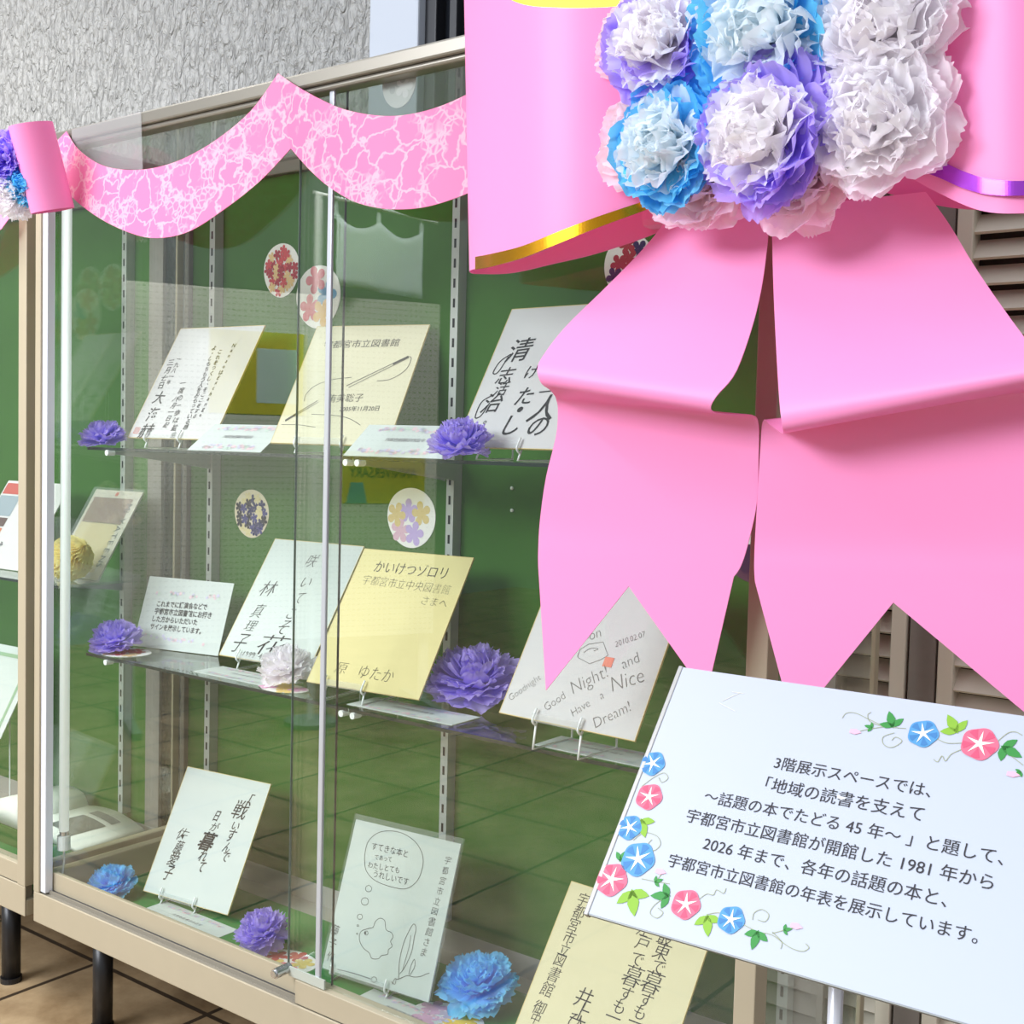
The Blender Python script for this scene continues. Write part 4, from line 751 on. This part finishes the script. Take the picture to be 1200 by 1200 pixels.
for px, py, y, rad, oc, ic, lb, sd in ((778, 56, -.165, .078, 'violet', 'white', 'white and purple tissue flower, upper left of the bow', 21), (902, 38, -.165, .096, 'skyblue', 'paleblue', 'pale blue tissue flower, top of the bow', 22),
        (790, 172, -.165, .080, 'skyblue', 'paleblue', 'blue edged tissue flower, lower left of the bow', 23), (905, 160, -.175, .090, 'violet', 'white', 'white and purple tissue flower, middle of the bow', 24),
        (1040, 30, -.150, .090, 'white', 'white', 'white tissue flower, upper right of the bow', 25), (1034, 142, -.155, .086, 'white', 'white', 'white tissue flower, right of the bow', 26),
        (945, 200, -.125, .078, 'pinkwhite', 'pinkwhite', 'pinkish white flower under the middle of the bow', 27), (830, 204, -.120, .078, 'pinkwhite', 'pinkwhite', 'pinkish white flower under the lower left of the bow', 28),
        (768, 168, -.120, .074, 'pinkwhite', 'pinkwhite', 'pinkish white flower behind the blue edged flower', 25), (764, 52, -.125, .070, 'pinkwhite', 'pinkwhite', 'pinkish white flower behind the upper purple flower', 26)):
    bow_flower(px, py, y, rad, T[oc], T[ic], lb, sd, (random.Random(px).uniform(-.15, .15), random.Random(py).uniform(-.2, .2)))
MB().box(1.47 - 1.60, 1.78 - 1.60, -.045, -.002, 1.02 - 1.10, 1.30 - 1.10).build('bow_backing', PINK, bow, bevel=.01)

# ------------------------------------------------------------------ the left bow between the cases
lb_ = empty('ribbon_bow', (-.02, -.01, 1.17 + ZO), (0, 0, 0), 'smaller pink bow with purple, blue and white flowers at the left edge', 'bow', 'pink bows on the cases')
b = MB(); a0, a1 = at(36, 146, y=-.112), at(62, 247, y=-.07); ax = (a1 - a0).normalized(); e1 = Vector((0, 1, 0)); e1 = (e1 - ax * e1.dot(ax)).normalized(); e2 = ax.cross(e1); rows = []
for j in range(13):
    t = j / 12; c = a0.lerp(a1, t); rows.append([tuple(c + (e1 * math.cos(th) * .042 + e2 * math.sin(th) * .035) - lb_.location) for th in [2 * math.pi * i / 48 for i in range(49)]])
b.sheet(rows).build('loop', PINK, lb_, True)
for px, py, y, rad, cc, sd, lbl in ((8, 186, -.13, .060, 'violet', 31, 'purple flower of the left bow'), (36, 214, -.10, .052, 'skyblue', 32, 'blue flower of the left bow'), (18, 226, -.11, .058, 'white', 33, 'white flower of the left bow')):
    me = petal_mesh(sd, CARN, .045, .10, .06).mesh('petals', T[cc], True); o = bpy.data.objects.new('tissue_flower', me); link(o, lb_); o.location = at(px, py, y=y) - lb_.location; o.rotation_euler = (math.pi / 2 + .1, 0, .5); o.scale = (rad, rad, rad * .85); o['label'] = lbl
rows = sheet([(-60, 250), (-20, 248), (18, 246)], [(-90, 330), (-45, 300), (2, 268)], [(-.05, -.05), (-.04, -.05), (-.03, -.04)], 12, 4); MB().sheet(local(rows, lb_)).build('tail', PINK, lb_, True)

# ------------------------------------------------------------------ sign on its stand
SP = (1.644, -.387, .259, .0253, .6954); SW = (.42, .297)
sg = empty('sign_board', (SP[0], SP[1], SP[2] + ZO), (-SP[4], 0, SP[3]), 'tilted white printed sign with morning glory borders in front of the case', 'sign')
MB().box(0, SW[0], 0, .004, 0, SW[1]).build('panel', mat('white_sign_paper', 'b6bdc9', .5), sg, bevel=.0006)
b = MB(); b.box(-.005, 0.0005, -.001, .007, -.002, SW[1] + .001); b.build('edge_strip', mat('grey_aluminium', 'a7a7a4', .35, .4), sg, bevel=.001); MB().box(0, SW[0], .0005, .0045, -.0012, 0).build('lower_edge', GREYM, sg)
fs = board_frame(*SP); k = Ink(fs)
for tx, u0, u1, v in (('3階展示スペースでは、', .1412, .3002, .196), ('「地域の読書を支えて', .1390, .2985, .1705), ('〜話題の本でたどる 45 年〜 」と題して、', .0790, .3760, .1445), ('宇都宮市立図書館が開館した 1981 年から', .0675, .3720, .1195), ('2026 年まで、各年の話題の本と、', .0955, .3370, .0945), ('宇都宮市立図書館の年表を展示しています。', .0650, .3690, .0690)):
    vs, fcs, x0, x1, y0, y1 = glyph(tx, 0.0); kk = (u1 - u0) / (x1 - x0); k.put([(u0 + (x - x0) * kk, v + y * kk) for x, y in vs], fcs)
k.build('lettering', GREYINK, sg)
glory = {'pink': [(761, 934, 14), (717, 1031, 17), (804, 1060, 16), (1148, 872, 21)], 'blue': [(765, 895, 13), (736, 1010, 0), (748, 1007, 18), (738, 970, 13), (857, 1078, 15), (1082, 860, 17)]}
PR = lambda hx: mat('print_' + hx, hx, .6)
for nm, hx, hx2 in (('pink', 'dc6680', 'cc4d6e'), ('blue', '4c92c4', '3879b2')):
    R = random.Random(nm)
    for px, py, r in glory[nm]:
        if not r: continue
        k, k2, k3 = Ink(fs, layer=1.4), Ink(fs, layer=1.8), Ink(fs, layer=2.2); c = fs.loc(px, py); rr = (fs.loc(px + r, py + r * .28) - c).length
        k.blob(c, [(rr * (1 + .05 * math.cos(5 * a)) * math.cos(a), rr * (1 + .05 * math.cos(5 * a)) * math.sin(a)) for a in [2 * math.pi * i / 40 for i in range(40)]])
        a0 = R.random() * 6; wd = []
        for i in range(5):                                   # the petals' darker wedges, then the pale star
            a = a0 + (i + .5) * 1.2566; k2.blob(c, [(.25 * rr * math.cos(a), .25 * rr * math.sin(a)), (.9 * rr * math.cos(a - .28), .9 * rr * math.sin(a - .28)), (.94 * rr * math.cos(a), .94 * rr * math.sin(a)), (.9 * rr * math.cos(a + .28), .9 * rr * math.sin(a + .28))])
        pt = []
        for i in range(10): a = a0 + i * .6283; q = rr * (.82 if i % 2 == 0 else .17); pt.append((q * math.cos(a), q * math.sin(a)))
        k3.blob(c, pt)
        p_ = k.build('morning_glory_print', PR(hx), sg); p_['label'] = nm + ' morning glory'; k2.build('petal_print', PR(hx2), p_); k3.build('star_print', PR('fbf8ee'), p_)
def leaf(k, px, py, r, ang):
    c = fs.loc(px, py); rr = (fs.loc(px + r, py) - c).length * 1.3
    for da, l, wd in ((0, 1.25, .5), (1.15, .95, .42), (-1.15, .95, .42)):
        a = ang + da; d = Vector((math.cos(a), math.sin(a))); e = Vector((-d.y, d.x))
        k.blob(c, [tuple(d * (rr * l * q) + e * (rr * wd * wq)) for q, wq in ((-.15, 0), (.15, .45), (.45, .62), (.75, .38), (1, 0), (.75, -.38), (.45, -.62), (.15, -.45))])
for nm, hx, ls in (('light_leaf_print', '82b02e', [(752, 962, 13, -1.0), (741, 1046, 17, -1.1), (829, 1075, 14, -1.2), (1121, 857, 16, 2.2)]), ('dark_leaf_print', '2f8737', [(783, 1050, 13, -2.9), (888, 1093, 13, -1.6), (1046, 851, 13, 2.0), (1176, 876, 16, -.4), (727, 1008, 9, 1.2), (919, 1090, 6, .4), (1022, 853, 6, 3.0), (768, 1034, 6, .6), (1196, 905, 6, 3.9)])):
    for q in ls: k = Ink(fs, layer=1.2); leaf(k, *q); k.build(nm, PR(hx), sg)
for ln in ([(752, 922), (765, 912), (778, 906), (783, 912), (776, 917), (772, 911)], [(742, 985), (755, 976), (770, 980), (774, 990), (766, 997), (759, 991), (764, 984)], [(752, 1030), (768, 1033), (785, 1036)], [(768, 1034), (775, 1025)], [(783, 1050), (768, 1060), (762, 1070), (770, 1076), (777, 1070), (771, 1064)], [(818, 1055), (828, 1048), (836, 1049), (840, 1043), (848, 1047), (851, 1041)],
           [(828, 1072), (843, 1070), (857, 1078)], [(872, 1084), (888, 1092), (905, 1096), (925, 1110), (940, 1115), (948, 1111), (944, 1106)], [(882, 1078), (884, 1070), (893, 1066), (901, 1072), (897, 1080), (888, 1078)], [(905, 1092), (916, 1104), (915, 1112)], [(905, 1094), (920, 1090), (932, 1087)],
           [(987, 842), (992, 836), (1003, 836), (1018, 843), (1037, 851), (1062, 854)], [(1036, 852), (1020, 846), (1017, 838), (1021, 835)], [(1037, 852), (1022, 854), (1008, 857)], [(1048, 859), (1035, 864), (1036, 873), (1046, 876), (1057, 869), (1050, 864), (1045, 868)], [(1098, 866), (1110, 871), (1127, 871)], [(1128, 878), (1115, 884), (1108, 892), (1104, 886), (1099, 893), (1094, 890)], [(1165, 873), (1180, 860), (1190, 858), (1198, 862)], [(1176, 880), (1190, 890), (1199, 897)]):
    k = Ink(fs, layer=1); k.line(ln, .0007); k.build('tendril_print', PR('9aa07c'), sg)
for px, py in ((775, 1022), (934, 1086), (1003, 858), (1188, 908)):
    k = Ink(fs, layer=1.6); c = fs.loc(px, py); k.blob(c, [(-.006, -.002), (0, -.003), (.006, 0), (0, .003), (-.006, .002)]); k.build('bud_print', PR('efb0c4'), sg)
k = Ink(fs, layer=1)
k.line([(846, 822), (868, 812)], .0006); k.line([(843, 824), (862, 834)], .0006); k.line([(858, 811), (872, 813)], .0006); k.build('faint_scratch', PR('d8d6c4'), sg)
# the stand under it
pl = at(979, 1178, y=-.262)
st = empty('sign_stand', (pl.x, -.262, 0), (0, 0, .0253), 'slim pale metal stand holding up the tilted sign', 'sign stand')
hz = SP[2] + ZO + .125 / math.tan(SP[4]) - .012
MB().tube([(0, 0, .01), (0, 0, hz)], .0075, 16).build('pole', ALU, st, True)
MB().tube([(0, 0, 0), (0, 0, .012)], .14, 40).build('foot_plate', GREYM, st, bevel=.003)
t_ = SP[4]; b = MB(); cy = .0; P = lambda s, n, x: (x, cy + s * math.sin(t_) + n * math.cos(t_), hz + s * math.cos(t_) - n * math.sin(t_))
vs = [P(s, n, x) for x in (-.06, .06) for s, n in ((-.05, .0), (.05, .0), (.05, .004), (-.05, .004))]; b.add(vs, [(3, 2, 1, 0), (4, 5, 6, 7), (0, 1, 5, 4), (1, 2, 6, 5), (2, 3, 7, 6), (3, 0, 4, 7)]); b.build('holder_plate', GREYM, st)
